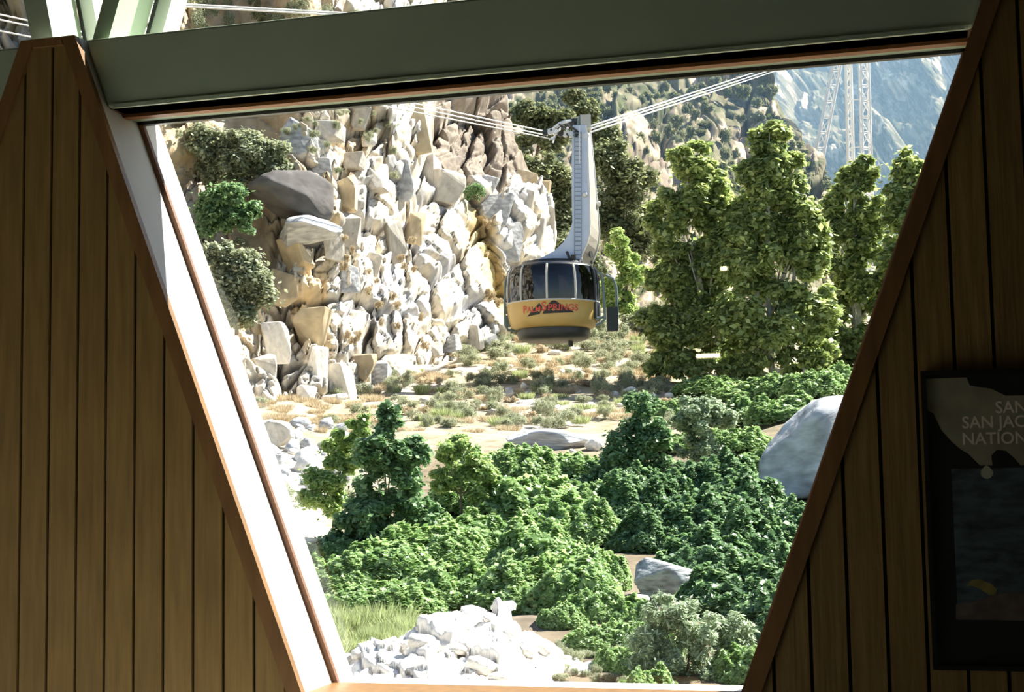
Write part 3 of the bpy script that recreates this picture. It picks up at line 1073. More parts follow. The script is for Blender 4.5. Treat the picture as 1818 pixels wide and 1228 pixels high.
# ------------------------------------------------------------------ plants
M['leaf_tree'] = leaf_mat('cottonwood_leaves', (0.13, 0.19, 0.07), (0.62, 0.72, 0.32), 0.55, 0.36)
M['leaf_bright'] = leaf_mat('bright_leaves', (0.22, 0.34, 0.12), (0.56, 0.68, 0.30), 0.5, 0.45)
M['leaf_vine'] = leaf_mat('vine_leaves', (0.155, 0.28, 0.095), (0.60, 0.75, 0.40), 0.48, 0.33)
M['leaf_dark'] = leaf_mat('dark_leaves', (0.09, 0.18, 0.08), (0.36, 0.52, 0.27), 0.45, 0.38)
M['leaf_olive'] = leaf_mat('olive_brush_leaves', (0.17, 0.20, 0.12), (0.54, 0.58, 0.40), 0.38, 0.6)
M['leaf_ever'] = leaf_mat('evergreen_leaves', (0.10, 0.13, 0.07), (0.38, 0.43, 0.24), 0.35, 0.6)
M['leaf_sage'] = leaf_mat('sage_leaves', (0.22, 0.25, 0.16), (0.54, 0.56, 0.40), 0.35, 0.8, 0.2)
M['leaf_greygreen'] = leaf_mat('grey_green_leaves', (0.22, 0.29, 0.18), (0.58, 0.68, 0.47), 0.4, 0.6)
M['leaf_gold'] = leaf_mat('dry_gold_grass', (0.40, 0.33, 0.21), (0.66, 0.58, 0.42), 0.3, 0.8, 0.2)
M['leaf_green_grass'] = leaf_mat('green_grass', (0.22, 0.28, 0.13), (0.52, 0.58, 0.32), 0.4, 0.7, 0.2)
M['bark_white'] = mat('pale_bark', (0.52, 0.50, 0.46), 0.85, noise=0.25, scale=6)
M['bark'] = mat('brown_bark', (0.16, 0.12, 0.09), 0.9, noise=0.3, scale=8)


def leaf_mesh(pos, out, size, rg, aspect=0.6, upb=0.5, rnd=0.8):
    """one small rhombic blade for each position"""
    n = len(pos)
    nr = out * 0.45 + np.array([0, 0, upb]) + rg.normal(size=(n, 3)) * rnd * 0.6
    nr /= np.linalg.norm(nr, axis=1)[:, None] + 1e-9
    t = np.cross(nr, rg.normal(size=(n, 3)))
    t /= np.linalg.norm(t, axis=1)[:, None] + 1e-9
    b = np.cross(nr, t)
    L = (size * rg.uniform(0.6, 1.35, n))[:, None]
    V = np.stack([pos - t * L * 0.5, pos + b * L * aspect * 0.5 - t * L * 0.08, pos + t * L * 0.5, pos - b * L * aspect * 0.5 - t * L * 0.08], 1).reshape(-1, 3)
    Fc = np.arange(4 * n).reshape(n, 4)
    return V, Fc, np.repeat(np.clip(rg.beta(0.9, 1.2, n), 0, 1), 4)


def in_clumps(cl, n, rg, shell=0.45):
    """cl: (k,4) centres and radii"""
    w = cl[:, 3] ** 2
    k = rg.choice(len(cl), n, p=w / w.sum())
    d = rg.normal(size=(n, 3))
    d /= np.linalg.norm(d, axis=1)[:, None]
    r = cl[k, 3] * np.where(rg.rand(n) < 0.7, rg.uniform(0, 1, n) ** shell, np.abs(rg.normal(size=n)) * 0.75)
    return cl[k, :3] + d * r[:, None] * np.array([1, 1, 0.85]), d


def clumps_in(ells, per, rg, rfrac=(0.22, 0.38)):
    out = []
    for cx, cy, cz, rx, ry, rz in ells:
        for _ in range(per):
            d = rg.normal(size=3)
            d /= np.linalg.norm(d)
            q = rg.uniform(0.15, 1) ** 0.5 * 0.82
            out.append((cx + d[0] * rx * q, cy + d[1] * ry * q, cz + d[2] * rz * q, rg.uniform(*rfrac) * min(rx, rz) * 1.1))
    return np.array(out)


def plant(name, label, cat, d, base, ells, leaf, n, material, trunks=(), bark='bark', per=14, seed=1, group=None, rfrac=(0.22, 0.38), aspect=0.62, shell=0.45, stem_r=0.12, limbs=10, upb=0.8):
    """base and ellipses are read off the photograph at distance d: (px, py) and (px, py, rx, ry)"""
    rg = np.random.RandomState(seed)
    b = P(base[0], base[1], d)
    k = d / F
    root = empty(name, b)
    tag(root, label, cat, group)
    E_ = []
    for px, py, rx, ry in ells:
        c = P(px, py, d) - b
        c = c + HF * rg.uniform(-0.25, 0.25) * rx * k
        E_.append((*c, rx * k, rx * k * 0.9, ry * k))
    cl = clumps_in(E_, per, rg, rfrac)
    pos, od = in_clumps(cl, n, rg, shell)
    V, Fc, tint = leaf_mesh(pos, od, leaf, rg, aspect, upb, 0.7)
    o = link('foliage', np_mesh('foliage', V, Fc, tint=tint), M[material], root)
    o['kind'] = 'stuff'
    shapes = []
    for tr in trunks:
        pts = np.array([P(x, y, d) - b for x, y in tr])
        m = len(pts)
        shapes.append(tube(pts, np.linspace(stem_r, stem_r * 0.45, m), 7))
    if not trunks:
        mid = np.mean([e[:3] for e in E_], 0)
        shapes.append(tube([np.zeros(3) - ZZ * 0.1, mid * 0.35 + ZZ * 0.05, mid * 0.8], [stem_r, stem_r * 0.8, stem_r * 0.5], 7))
    start = np.mean([e[:3] for e in E_], 0) * 0.6
    for c in cl[rg.permutation(len(cl))[:limbs]]:
        st = start * rg.uniform(0.4, 1.1)
        shapes.append(tube([st, (st + c[:3]) / 2 + ZZ * 0.04 * np.linalg.norm(c[:3]), c[:3]], [stem_r * 0.4, stem_r * 0.25, stem_r * 0.1], 5))
    part('trunk', join(*shapes)[0] + b, join(*shapes)[1], M[bark], root, smooth_=True)
    return root


# big deciduous trees on the canyon floor
plant('cottonwood_tree', 'broad leafy green tree with pale trunk, lower crown beside the tallest tree', 'tree', 62, (1285, 700),
      [(1222, 285, 44, 42), (1240, 340, 66, 70), (1190, 400, 48, 80), (1285, 400, 56, 80), (1195, 500, 56, 70), (1250, 480, 70, 80), (1175, 580, 50, 50), (1262, 590, 90, 85), (1255, 655, 80, 45), (1190, 640, 55, 40)],
      0.30, 60000, 'leaf_tree', trunks=[[(1285, 705), (1290, 600), (1310, 520), (1300, 420), (1285, 340)], [(1295, 640), (1250, 540), (1230, 430)]], bark='bark_white', seed=3, per=26, stem_r=0.17, rfrac=(0.12, 0.36), upb=0.7, shell=0.6)
plant('cottonwood_tree', 'tallest bright leafy tree with thin white trunks', 'tree', 60, (1345, 702),
      [(1368, 252, 42, 42), (1340, 300, 48, 46), (1400, 320, 46, 60), (1350, 370, 76, 64), (1420, 400, 60, 66), (1330, 450, 60, 80), (1440, 455, 54, 56), (1350, 560, 80, 80), (1430, 560, 70, 70), (1440, 640, 60, 50), (1340, 655, 80, 45)],
      0.30, 66000, 'leaf_tree', trunks=[[(1345, 705), (1343, 640), (1342, 540), (1362, 430), (1365, 320), (1362, 260)], [(1372, 700), (1366, 560), (1361, 460)], [(1390, 640), (1405, 540), (1412, 470)]], bark='bark_white', seed=4, per=26, stem_r=0.15, rfrac=(0.12, 0.36), upb=0.7, shell=0.6)
plant('cottonwood_tree', 'dense dark green tree with leafy twin tops beside the tallest tree', 'tree', 68, (1520, 702),
      [(1525, 310, 36, 38), (1505, 365, 48, 55), (1545, 400, 50, 65), (1490, 440, 50, 70), (1540, 520, 70, 80), (1480, 600, 65, 70), (1560, 630, 65, 60)],
      0.31, 52000, 'leaf_tree', trunks=[[(1520, 705), (1525, 560), (1515, 420), (1523, 320)]], bark='bark_white', seed=5, per=26, stem_r=0.17, rfrac=(0.12, 0.36), upb=0.7, shell=0.6)
plant('cottonwood_tree', 'leafy green tree at the edge of the grove cut off by the dark planks', 'tree', 66, (1625, 702),
      [(1618, 300, 34, 40), (1600, 370, 46, 60), (1660, 350, 50, 70), (1620, 470, 60, 80), (1600, 590, 60, 80), (1680, 520, 60, 110)],
      0.31, 48000, 'leaf_tree', trunks=[[(1625, 705), (1620, 540), (1612, 380), (1618, 310)]], bark='bark_white', seed=6, per=26, stem_r=0.17, rfrac=(0.12, 0.36), upb=0.7, shell=0.6)
plant('cottonwood_tree', 'leafy green tree hidden behind the poster wall', 'tree', 64, (1790, 702),
      [(1780, 330, 60, 60), (1760, 430, 70, 80), (1830, 440, 70, 80), (1800, 560, 90, 90), (1790, 640, 90, 50)],
      0.36, 26000, 'leaf_tree', trunks=[[(1790, 705), (1786, 540), (1780, 380)]], bark='bark_white', seed=9, per=24, stem_r=0.17, rfrac=(0.14, 0.4))
plant('willow_tree', 'small bright yellow green tree directly behind the cabin', 'tree', 92, (1108, 585),
      [(1095, 440, 30, 34), (1112, 480, 36, 40), (1090, 520, 34, 40), (1118, 545, 32, 32)], 0.26, 14000, 'leaf_bright', seed=7, stem_r=0.14)
plant('willow_shrub', 'pale grey green shrub under the small bright tree', 'shrub', 86, (1150, 600),
      [(1150, 560, 38, 34), (1120, 585, 36, 26), (1176, 585, 26, 22)], 0.20, 8000, 'leaf_sage', seed=8, stem_r=0.08)

# evergreens on the slope behind the arm
for i, (d, base, ells, lb) in enumerate((
        (118, (965, 470), [(960, 300, 42, 34), (990, 330, 40, 40), (985, 380, 42, 50), (1000, 430, 40, 50)], 'dark evergreen between the cliff and the cabin arm'),
        (124, (1105, 480), [(1090, 290, 40, 42), (1120, 330, 44, 50), (1085, 380, 50, 60), (1130, 420, 40, 50)], 'large grey green evergreen beyond the cabin arm'),
        (150, (950, 290), [(930, 205, 36, 26), (965, 215, 40, 30), (1000, 225, 36, 30), (955, 250, 50, 30)], 'dark evergreen clump on the slope above the carriage'),
        (156, (1065, 290), [(1040, 195, 30, 24), (1075, 250, 30, 40), (1020, 170, 26, 20)], 'evergreen rooted on the slope above the arm head'),
        (112, (1030, 520), [(1015, 450, 40, 40), (1045, 480, 40, 40)], 'shadowy evergreen directly behind the cabin roof'),
        (140, (1175, 470), [(1165, 390, 40, 50), (1180, 440, 40, 40)], 'dark evergreen showing beside the broad leafy tree'))):
    plant('evergreen_tree', lb, 'tree', d, base, ells, 0.5, 15000, 'leaf_ever', seed=20 + i, per=24, stem_r=0.2, aspect=0.5, rfrac=(0.3, 0.52))

# brush on the slope beside the cliff
for i, (px, py, ells, mt, lf, n, lb) in enumerate((
        (430, 332, [(372, 262, 48, 40), (425, 268, 54, 44), (478, 278, 44, 38), (400, 308, 60, 28), (480, 312, 40, 24)], 'leaf_olive', 0.19, 20000, 'broad olive brush spreading above the dark boulder slab'),
        (410, 425, [(375, 365, 34, 34), (415, 350, 36, 26), (440, 385, 30, 34), (365, 400, 26, 26), (405, 385, 30, 30)], 'leaf_dark', 0.17, 14000, 'round blue green bush beside the dark boulder slab'),
        (420, 590, [(385, 455, 36, 30), (430, 480, 44, 50), (400, 510, 46, 56), (455, 510, 34, 50), (430, 560, 40, 34)], 'leaf_olive', 0.17, 20000, 'tall grey green bush against the foot of the ochre cliff'),
        (845, 358, [(845, 342, 26, 16)], 'leaf_dark', 0.13, 1800, 'small green bush in the gully under the brown column'))):
    d = float(cliff_d(px, py)) - (1.6 if i == 3 else 3.6)
    plant('cliff_bush', lb, 'bush', d, (px, py), ells, lf, n, mt, seed=40 + i, per=22, stem_r=0.07, rfrac=(0.2, 0.5))

# bushes among the vines
d = 25.0
plant('young_cottonwood', 'young leafy tree with a pointed top and deep shaded skirts', 'tree', d, (690, 1005),
      [(690, 745, 26, 44), (670, 800, 46, 44), (720, 800, 44, 46), (690, 860, 78, 50), (640, 920, 80, 50), (730, 915, 70, 50), (600, 965, 60, 36), (680, 970, 84, 36)],
      0.12, 26000, 'leaf_dark', seed=51, per=34, stem_r=0.05, rfrac=(0.12, 0.38), shell=0.6)
plant('pale_bush', 'loose pale green bush beside the pointed young tree', 'bush', 27, (590, 940),
      [(610, 800, 40, 46), (575, 870, 50, 50), (640, 760, 26, 34)], 0.10, 14000, 'leaf_bright', seed=52, per=12, stem_r=0.03)
plant('pale_bush', 'airy light green bush between the young tree and the vine mounds', 'bush', 28, (820, 920),
      [(815, 800, 44, 36), (840, 850, 44, 44), (790, 850, 30, 40)], 0.10, 14000, 'leaf_bright', seed=53, per=12, stem_r=0.03)
plant('dense_bush', 'dense glossy green bush rising from the vine covered gully', 'bush', 33, (1120, 905),
      [(1135, 720, 34, 30), (1150, 770, 52, 50), (1100, 800, 52, 50), (1170, 840, 50, 44), (1070, 850, 52, 44), (1120, 870, 80, 40)],
      0.13, 22000, 'leaf_dark', seed=54, per=34, stem_r=0.05, rfrac=(0.12, 0.38), shell=0.6)
plant('pale_bush', 'feathery pale green bush next to the dense glossy bush', 'bush', 34, (1245, 830),
      [(1230, 740, 46, 40), (1275, 730, 40, 36), (1240, 790, 50, 34)], 0.10, 16000, 'leaf_greygreen', seed=55, per=20, stem_r=0.03)
plant('grey_shrub', 'grey green fine leaved shrub at the foot of the dark planks', 'shrub', 15.5, (1215, 1290),
      [(1185, 1095, 50, 40), (1240, 1105, 60, 46), (1295, 1130, 46, 50), (1155, 1150, 46, 50), (1230, 1180, 90, 60), (1310, 1195, 60, 60), (1150, 1200, 50, 40)],
      0.075, 30000, 'leaf_greygreen', seed=56, per=24, stem_r=0.03, aspect=0.3)


# vine mounds: a few leafy domes, copied
def vine_proto(seed, material, n=11000, leaf=0.11):
    rg = np.random.RandomState(seed)
    root = empty('vine_mound', (0, 0, 0))
    w = rg.uniform(0, 2 * math.pi, n)
    r = np.sqrt(rg.uniform(0, 1, n))
    x, y = r * np.cos(w), r * np.sin(w)
    bump = 0.42 * (fbm(x * 3 + 5, y * 3 + 5, seed, 3) * 2) + 0.16 * fbm(x * 9, y * 9, seed + 5, 2) * 2
    top = np.sqrt(np.maximum(0, 1 - r ** 2.2)) * 0.62 + bump * (1 - r ** 4)
    z = top - rg.exponential(0.075, n)
    pos = np.stack([x, y, np.maximum(z, -0.12)], 1)
    od = np.stack([x, y, np.full(n, 0.8)], 1)
    od /= np.linalg.norm(od, axis=1)[:, None]
    V, Fc, tint = leaf_mesh(pos, od, leaf, rg, 0.8, 0.7, 0.6)
    o = link('foliage', np_mesh('foliage', V, Fc, tint=tint), M[material], root)
    o['kind'] = 'stuff'
    st = []
    for k in range(7):
        a = rg.uniform(0, 6.28)
        e = np.array([math.cos(a), math.sin(a), 0])
        st.append(tube([e * 0.05 - ZZ * 0.1, e * 0.4 + ZZ * 0.3, e * 0.8 + ZZ * 0.2], [0.03, 0.02, 0.01], 5))
    V, Fc = join(*st)
    link('stem', np_mesh('stem', V, Fc), M['bark'], root)
    return root


VG = np.random.RandomState(8)


def spread(protos, spots, used):
    for px, py, w, h, k, label, cat, group in spots:
        d = on_ground(px, py)
        if protos[k] not in used:
            o = protos[k]
            used.append(o)
        else:
            o = copy_tree(protos[k])
        s = w * d / F
        o.location = tuple(ground_pt(px, d))
        o.scale = (s, s * VG.uniform(0.75, 1.0), h * d / F / 0.62)
        o.rotation_euler = (0, 0, VG.uniform(0, 6.28))
        tag(o, label, cat, group)


vines = [vine_proto(61, 'leaf_vine'), vine_proto(62, 'leaf_vine'), vine_proto(63, 'leaf_vine'), vine_proto(64, 'leaf_dark'), vine_proto(65, 'leaf_dark')]
LV = 'bright green mound of broad leaved vines'
LD = 'dark green mound of vines on the shaded bank around the grey boulder'
LT = 'sunlit vine mound on the rise above the large grey boulder'
spots = []
for px, py, w, h in ((870, 850, 90, 50), (930, 855, 90, 55), (1010, 850, 80, 40), (840, 910, 100, 60), (930, 930, 120, 80), (1010, 960, 100, 70), (870, 990, 110, 70), (960, 1020, 120, 80),
                     (760, 1010, 120, 70), (680, 1030, 110, 60), (610, 1040, 90, 50), (790, 1070, 110, 60), (700, 1085, 100, 50), (900, 1075, 110, 70), (1000, 1080, 110, 80), (1060, 1040, 80, 60),
                     (1060, 1105, 70, 50), (1000, 1112, 60, 36), (1055, 1150, 60, 36), (1095, 1185, 50, 34), (1110, 1150, 60, 44), (1145, 1200, 60, 50), (1160, 1165, 60, 44), (1120, 1110, 60, 44), (1330, 1215, 80, 60), (1150, 1240, 70, 50), (620, 1090, 80, 44), (1040, 900, 70, 40), (750, 950, 70, 40), (600, 1000, 70, 40)):
    spots.append((px, py, w, h, VG.randint(3), LV + (' below the young tree' if px < 790 else ' beside the bleached rocks' if py > 1060 else ' in the middle of the gully'), 'vine', 'bright vine mounds'))
for px, py, w, h in ((1110, 930, 90, 60), (1190, 930, 90, 60), (1150, 975, 80, 50), (1260, 960, 110, 70), (1330, 930, 100, 70), (1250, 1030, 110, 70), (1340, 1010, 110, 80), (1300, 1080, 110, 70), (1390, 1080, 110, 80), (1400, 980, 90, 70), (1380, 1150, 110, 80), (1130, 890, 80, 50), (1290, 880, 90, 60), (1230, 890, 80, 50)):
    spots.append((px, py, w, h, 3 + VG.randint(2), LD, 'vine', 'shaded vine mounds'))
for px, py, w, h in ((1260, 700, 70, 30), (1320, 712, 70, 32), (1390, 705, 70, 36), (1450, 705, 70, 40), (1500, 690, 60, 40), (1330, 750, 80, 40), (1400, 745, 80, 40), (1310, 800, 80, 40), (1360, 830, 60, 30), (1190, 745, 60, 30), (1200, 800, 60, 30)):
    spots.append((px, py, w, h, VG.randint(3), LT, 'vine', 'vine mounds on the rise'))
for px, py, w, h in ((430, 1010, 90, 50), (360, 1080, 110, 60), (300, 980, 90, 50), (220, 1060, 100, 60), (1470, 1000, 110, 70), (1590, 930, 90, 50), (1560, 1060, 120, 70), (1600, 960, 110, 60), (1560, 760, 80, 44), (1640, 800, 90, 44), (1700, 880, 100, 50)):
    spots.append((px, py, w, h, VG.randint(5), 'vine mound growing past the sides of the large window', 'vine', 'vine mounds past the window sides'))
spread(vines, spots, [])


# dry meadow: grass tufts and sage shrubs
def tuft_proto(name, seed, material, n, blade, spread_=0.5, h=1.0, width=0.05):
    rg = np.random.RandomState(seed)
    a = rg.uniform(0, 6.28, n)
    r = spread_ * np.sqrt(rg.uniform(0, 1, n))
    b = np.stack([r * np.cos(a), r * np.sin(a), np.full(n, -0.05)], 1)
    lean = rg.normal(size=(n, 3)) * 0.35 + np.stack([np.cos(a), np.sin(a), a * 0], 1) * 0.35
    lean[:, 2] = 1
    t = b + lean * (h * rg.uniform(0.45, 1.0, n))[:, None] * blade
    s = np.cross(lean, rg.normal(size=(n, 3)))
    s /= np.linalg.norm(s, axis=1)[:, None]
    m = (b + t) / 2 + rg.normal(size=(n, 3)) * 0.03
    V = np.stack([b, m + s * width * 0.5, t, m - s * width * 0.5], 1).reshape(-1, 3)
    me = np_mesh(name, V, np.arange(4 * n).reshape(n, 4), tint=np.repeat(rg.beta(1.5, 1.5, n), 4))
    me.materials.append(M[material])
    return me


TUFT = {'gold': [tuft_proto('grass_tuft', 70 + k, 'leaf_gold', 420, 1.0, 0.8, 0.75, 0.045) for k in range(3)],
        'green': [tuft_proto('grass_tuft', 75 + k, 'leaf_green_grass', 420, 1.0, 0.7, 0.85, 0.045) for k in range(3)]}


def shrub_mesh(seed, material, n=2600, leaf=0.10):
    rg = np.random.RandomState(seed)
    cl = clumps_in([(0, 0, 0.45, 0.8, 0.8, 0.42)], 18, rg, (0.35, 0.7))
    pos, od = in_clumps(cl, n, rg)
    pos[:, 2] = np.maximum(pos[:, 2], -0.05)
    V, Fc, tint = leaf_mesh(pos, od, leaf, rg, 0.4, 0.8, 0.7)
    me = np_mesh('sage_shrub', V, Fc, tint=tint)
    me.materials.append(M[material])
    return me


SHRUB = {'sage': [shrub_mesh(80 + k, 'leaf_sage') for k in range(3)], 'olive': [shrub_mesh(85 + k, 'leaf_olive') for k in range(3)], 'gold': [shrub_mesh(88 + k, 'leaf_gold', 2200, 0.12) for k in range(2)]}


def scatter(name, meshes, n, region, wpx, hpx, label, cat, group, seed, keep=lambda x, y: True):
    rg = np.random.RandomState(seed)
    c = 0
    while c < n:
        px, py = rg.uniform(region[0], region[1]), rg.uniform(region[2], region[3])
        c += 1
        if not keep(px, py):
            continue
        d = on_ground(px, py)
        s = rg.uniform(*wpx) * d / F
        if not room_for(ground_pt(px, d), s * 0.52):
            continue
        o = bpy.data.objects.new(name, meshes[rg.randint(len(meshes))])
        COL.objects.link(o)
        o.location = tuple(ground_pt(px, d))
        hq = rg.uniform(0, 1)
        o.scale = (s, s, (hpx[0] + hq * (hpx[1] - hpx[0])) * d / F)
        o.rotation_euler = (0, 0, rg.uniform(0, 6.28))
        lb = label
        if 'meadow' in label:
            lb = ('taller ' if hq > 0.5 else 'low ') + label.replace(' on the dry meadow', '').replace(' on the meadow', '') + ' ' + WHERE(px, py)
        tag(o, lb, cat, group)


mead = lambda x, y: y > 600 + max(0, (880 - x)) * 0.28 and not (x > 1190 and y > 640)
scatter('sage_shrub', SHRUB['sage'], 190, (690, 1240, 600, 765), (14, 32), (18, 36), 'grey green sage shrub on the dry meadow', 'shrub', 'sage shrubs on the meadow', 1, mead)
scatter('sage_shrub', SHRUB['olive'], 70, (690, 1260, 600, 765), (12, 26), (14, 30), 'dark olive shrub on the dry meadow', 'shrub', 'olive shrubs on the meadow', 2, mead)
scatter('dry_shrub', SHRUB['gold'], 90, (690, 1200, 598, 760), (12, 26), (10, 24), 'straw coloured dead shrub on the dry meadow', 'shrub', 'dead shrubs on the meadow', 3, mead)
scatter('grass_tuft', TUFT['gold'], 150, (620, 1200, 596, 770), (12, 26), (12, 24), 'golden dry grass tuft on the meadow', 'grass', 'golden tufts on the meadow', 4, mead)
scatter('grass_tuft', TUFT['green'], 70, (690, 1240, 600, 770), (12, 24), (14, 28), 'green grass tuft on the meadow', 'grass', 'green tufts on the meadow', 5, mead)
scatter('grass_tuft', TUFT['gold'], 60, (440, 660, 690, 770), (12, 24), (10, 22), 'golden dry grass tuft at the cliff foot', 'grass', 'golden tufts at the cliff foot', 6)
scatter('sage_shrub', SHRUB['sage'], 18, (450, 660, 700, 900), (18, 34), (18, 34), 'grey green sage shrub beside the scree heap', 'shrub', 'sage shrubs by the scree', 7)
scatter('sage_shrub', SHRUB['olive'], 12, (440, 520, 740, 900), (20, 40), (22, 40), 'dark olive shrub beside the scree heap', 'shrub', 'olive shrubs by the scree', 8)
scatter('grass_tuft', TUFT['green'], 60, (560, 740, 1085, 1165), (24, 40), (40, 64), 'tall green grass tuft beside the bleached rocks', 'grass', 'green tufts by the rocks', 9)
scatter('sage_shrub', SHRUB['sage'], 26, (985, 1130, 1128, 1222), (14, 30), (14, 28), 'small sage shrub between the vines and the bleached rocks', 'shrub', 'sage shrubs by the rocks', 17)
scatter('sage_shrub', SHRUB['olive'], 30, (1000, 1260, 585, 612), (14, 30), (18, 40), 'olive shrub in the shade below the grove', 'shrub', 'shrubs below the grove', 10)


# brush rooted on the cliff, the upper slope and the hillside
def on_face(name, meshes, n, region, wpx, hpx, dfun, label, cat, group, seed, keep=lambda x, y: True, fwd=0.4):
    rg = np.random.RandomState(seed)
    for _ in range(n):
        px, py = rg.uniform(region[0], region[1]), rg.uniform(region[2], region[3])
        if not keep(px, py):
            continue
        d = float(dfun(px, py)) - fwd
        s = rg.uniform(*wpx) * d / F
        if not room_for(P(px, py, d), s * 0.7):
            continue
        o = bpy.data.objects.new(name, meshes[rg.randint(len(meshes))])
        COL.objects.link(o)
        o.location = tuple(P(px, py + 4, d))
        o.scale = (s, s, rg.uniform(*hpx) * d / F)
        o.rotation_euler = (0, 0, rg.uniform(0, 6.28))
        lb = label
        if name == 'hillside_bush':
            lb += ' behind the arm head' if px < 1110 else ' above the broad leafy tree' if px < 1300 else ' near the lattice tower'
        tag(o, lb, cat, group)


on_face('cliff_shrub', SHRUB['gold'], 24, (600, 760, 420, 620), (8, 14), (14, 24), cliff_d, 'dry brown tuft clinging to the cliff face', 'shrub', 'dry tufts on the cliff', 11, fwd=1.0)
on_face('cliff_shrub', SHRUB['sage'], 30, (480, 720, 200, 330), (8, 18), (12, 24), cliff_d, 'small grey shrub between the upper cliff blocks', 'shrub', 'shrubs on the upper cliff', 12, fwd=0.9)
on_face('cliff_shrub', SHRUB['gold'], 26, (840, 930, 390, 600), (8, 16), (12, 22), cliff_d, 'golden tuft in the gully beside the pale buttress', 'shrub', 'tufts in the gully', 13,
        keep=lambda x, y: abs(x - np.interp(y, [390, 480, 560, 620], [845, 872, 898, 915])) < 22, fwd=0.6)
on_face('slope_bush', SHRUB['olive'], 40, (280, 640, -40, 60), (16, 40), (24, 60), cliff_d, 'dark brush on the slope seen over the beam', 'bush', 'brush seen over the beam', 14, fwd=0.8)
on_face('slope_bush', SHRUB['olive'], 26, (290, 450, 200, 600), (12, 26), (16, 30), cliff_d, 'low olive brush on the brown slope beside the window edge', 'bush', 'brush on the brown slope', 15, fwd=0.6)
HB = [shrub_mesh(95 + k, 'leaf_ever', 1300, 0.24) for k in range(3)]
on_face('hillside_bush', HB, 290, (890, 1480, 130, 420), (8, 22), (14, 36), hill_d, 'dark round bush dotting the rocky hillside', 'bush', 'bushes on the hillside', 16,
        keep=lambda x, y: y > np.interp(x, [1340, 1365, 1400, 1440, 1480], [-60, 125, 200, 280, 335]), fwd=4.0)


# ------------------------------------------------------------------ the cable car
M['gold'] = mat('gold_paint', lin((196, 164, 98)), 0.45, noise=0.06, scale=2)
M['car_dark'] = mat('dark_metal', (0.035, 0.038, 0.036), 0.5, noise=0.2, scale=3)
M['car_roof'] = mat('black_roof', (0.02, 0.022, 0.028), 0.35)
M['mullion'] = mat('pale_mullion', (0.55, 0.53, 0.48), 0.5)
M['rail'] = mat('grey_green_tube', (0.16, 0.22, 0.22), 0.4)
M['arm'] = mat('pale_blue_grey_steel', (0.58, 0.66, 0.82), 0.5, noise=0.06, scale=1.5)
M['arm_side'] = mat('tan_grey_steel', (0.40, 0.36, 0.31), 0.6, noise=0.08, scale=1.5)
M['steel'] = mat('bright_galvanised_steel', (0.75, 0.75, 0.74), 0.45, metal=0.2)
M['ladder'] = mat('blue_grey_ladder', (0.22, 0.27, 0.36), 0.5)
M['red'] = mat('red_lettering', lin((200, 74, 52)), 0.5)
M['logo_black'] = mat('black_mountain_mark', (0.015, 0.013, 0.012), 0.5)
M['cabglass'] = pane_mat('tinted_cabin_glass', (0.10, 0.10, 0.12), 1.7)

AXES = (R0, HF, ZZ)
TUBE = tube
GDEP = 62.0
GK = GDEP / F
CAR_SIZE = GDEP / 77.0       # the cabin comes out 4 m across


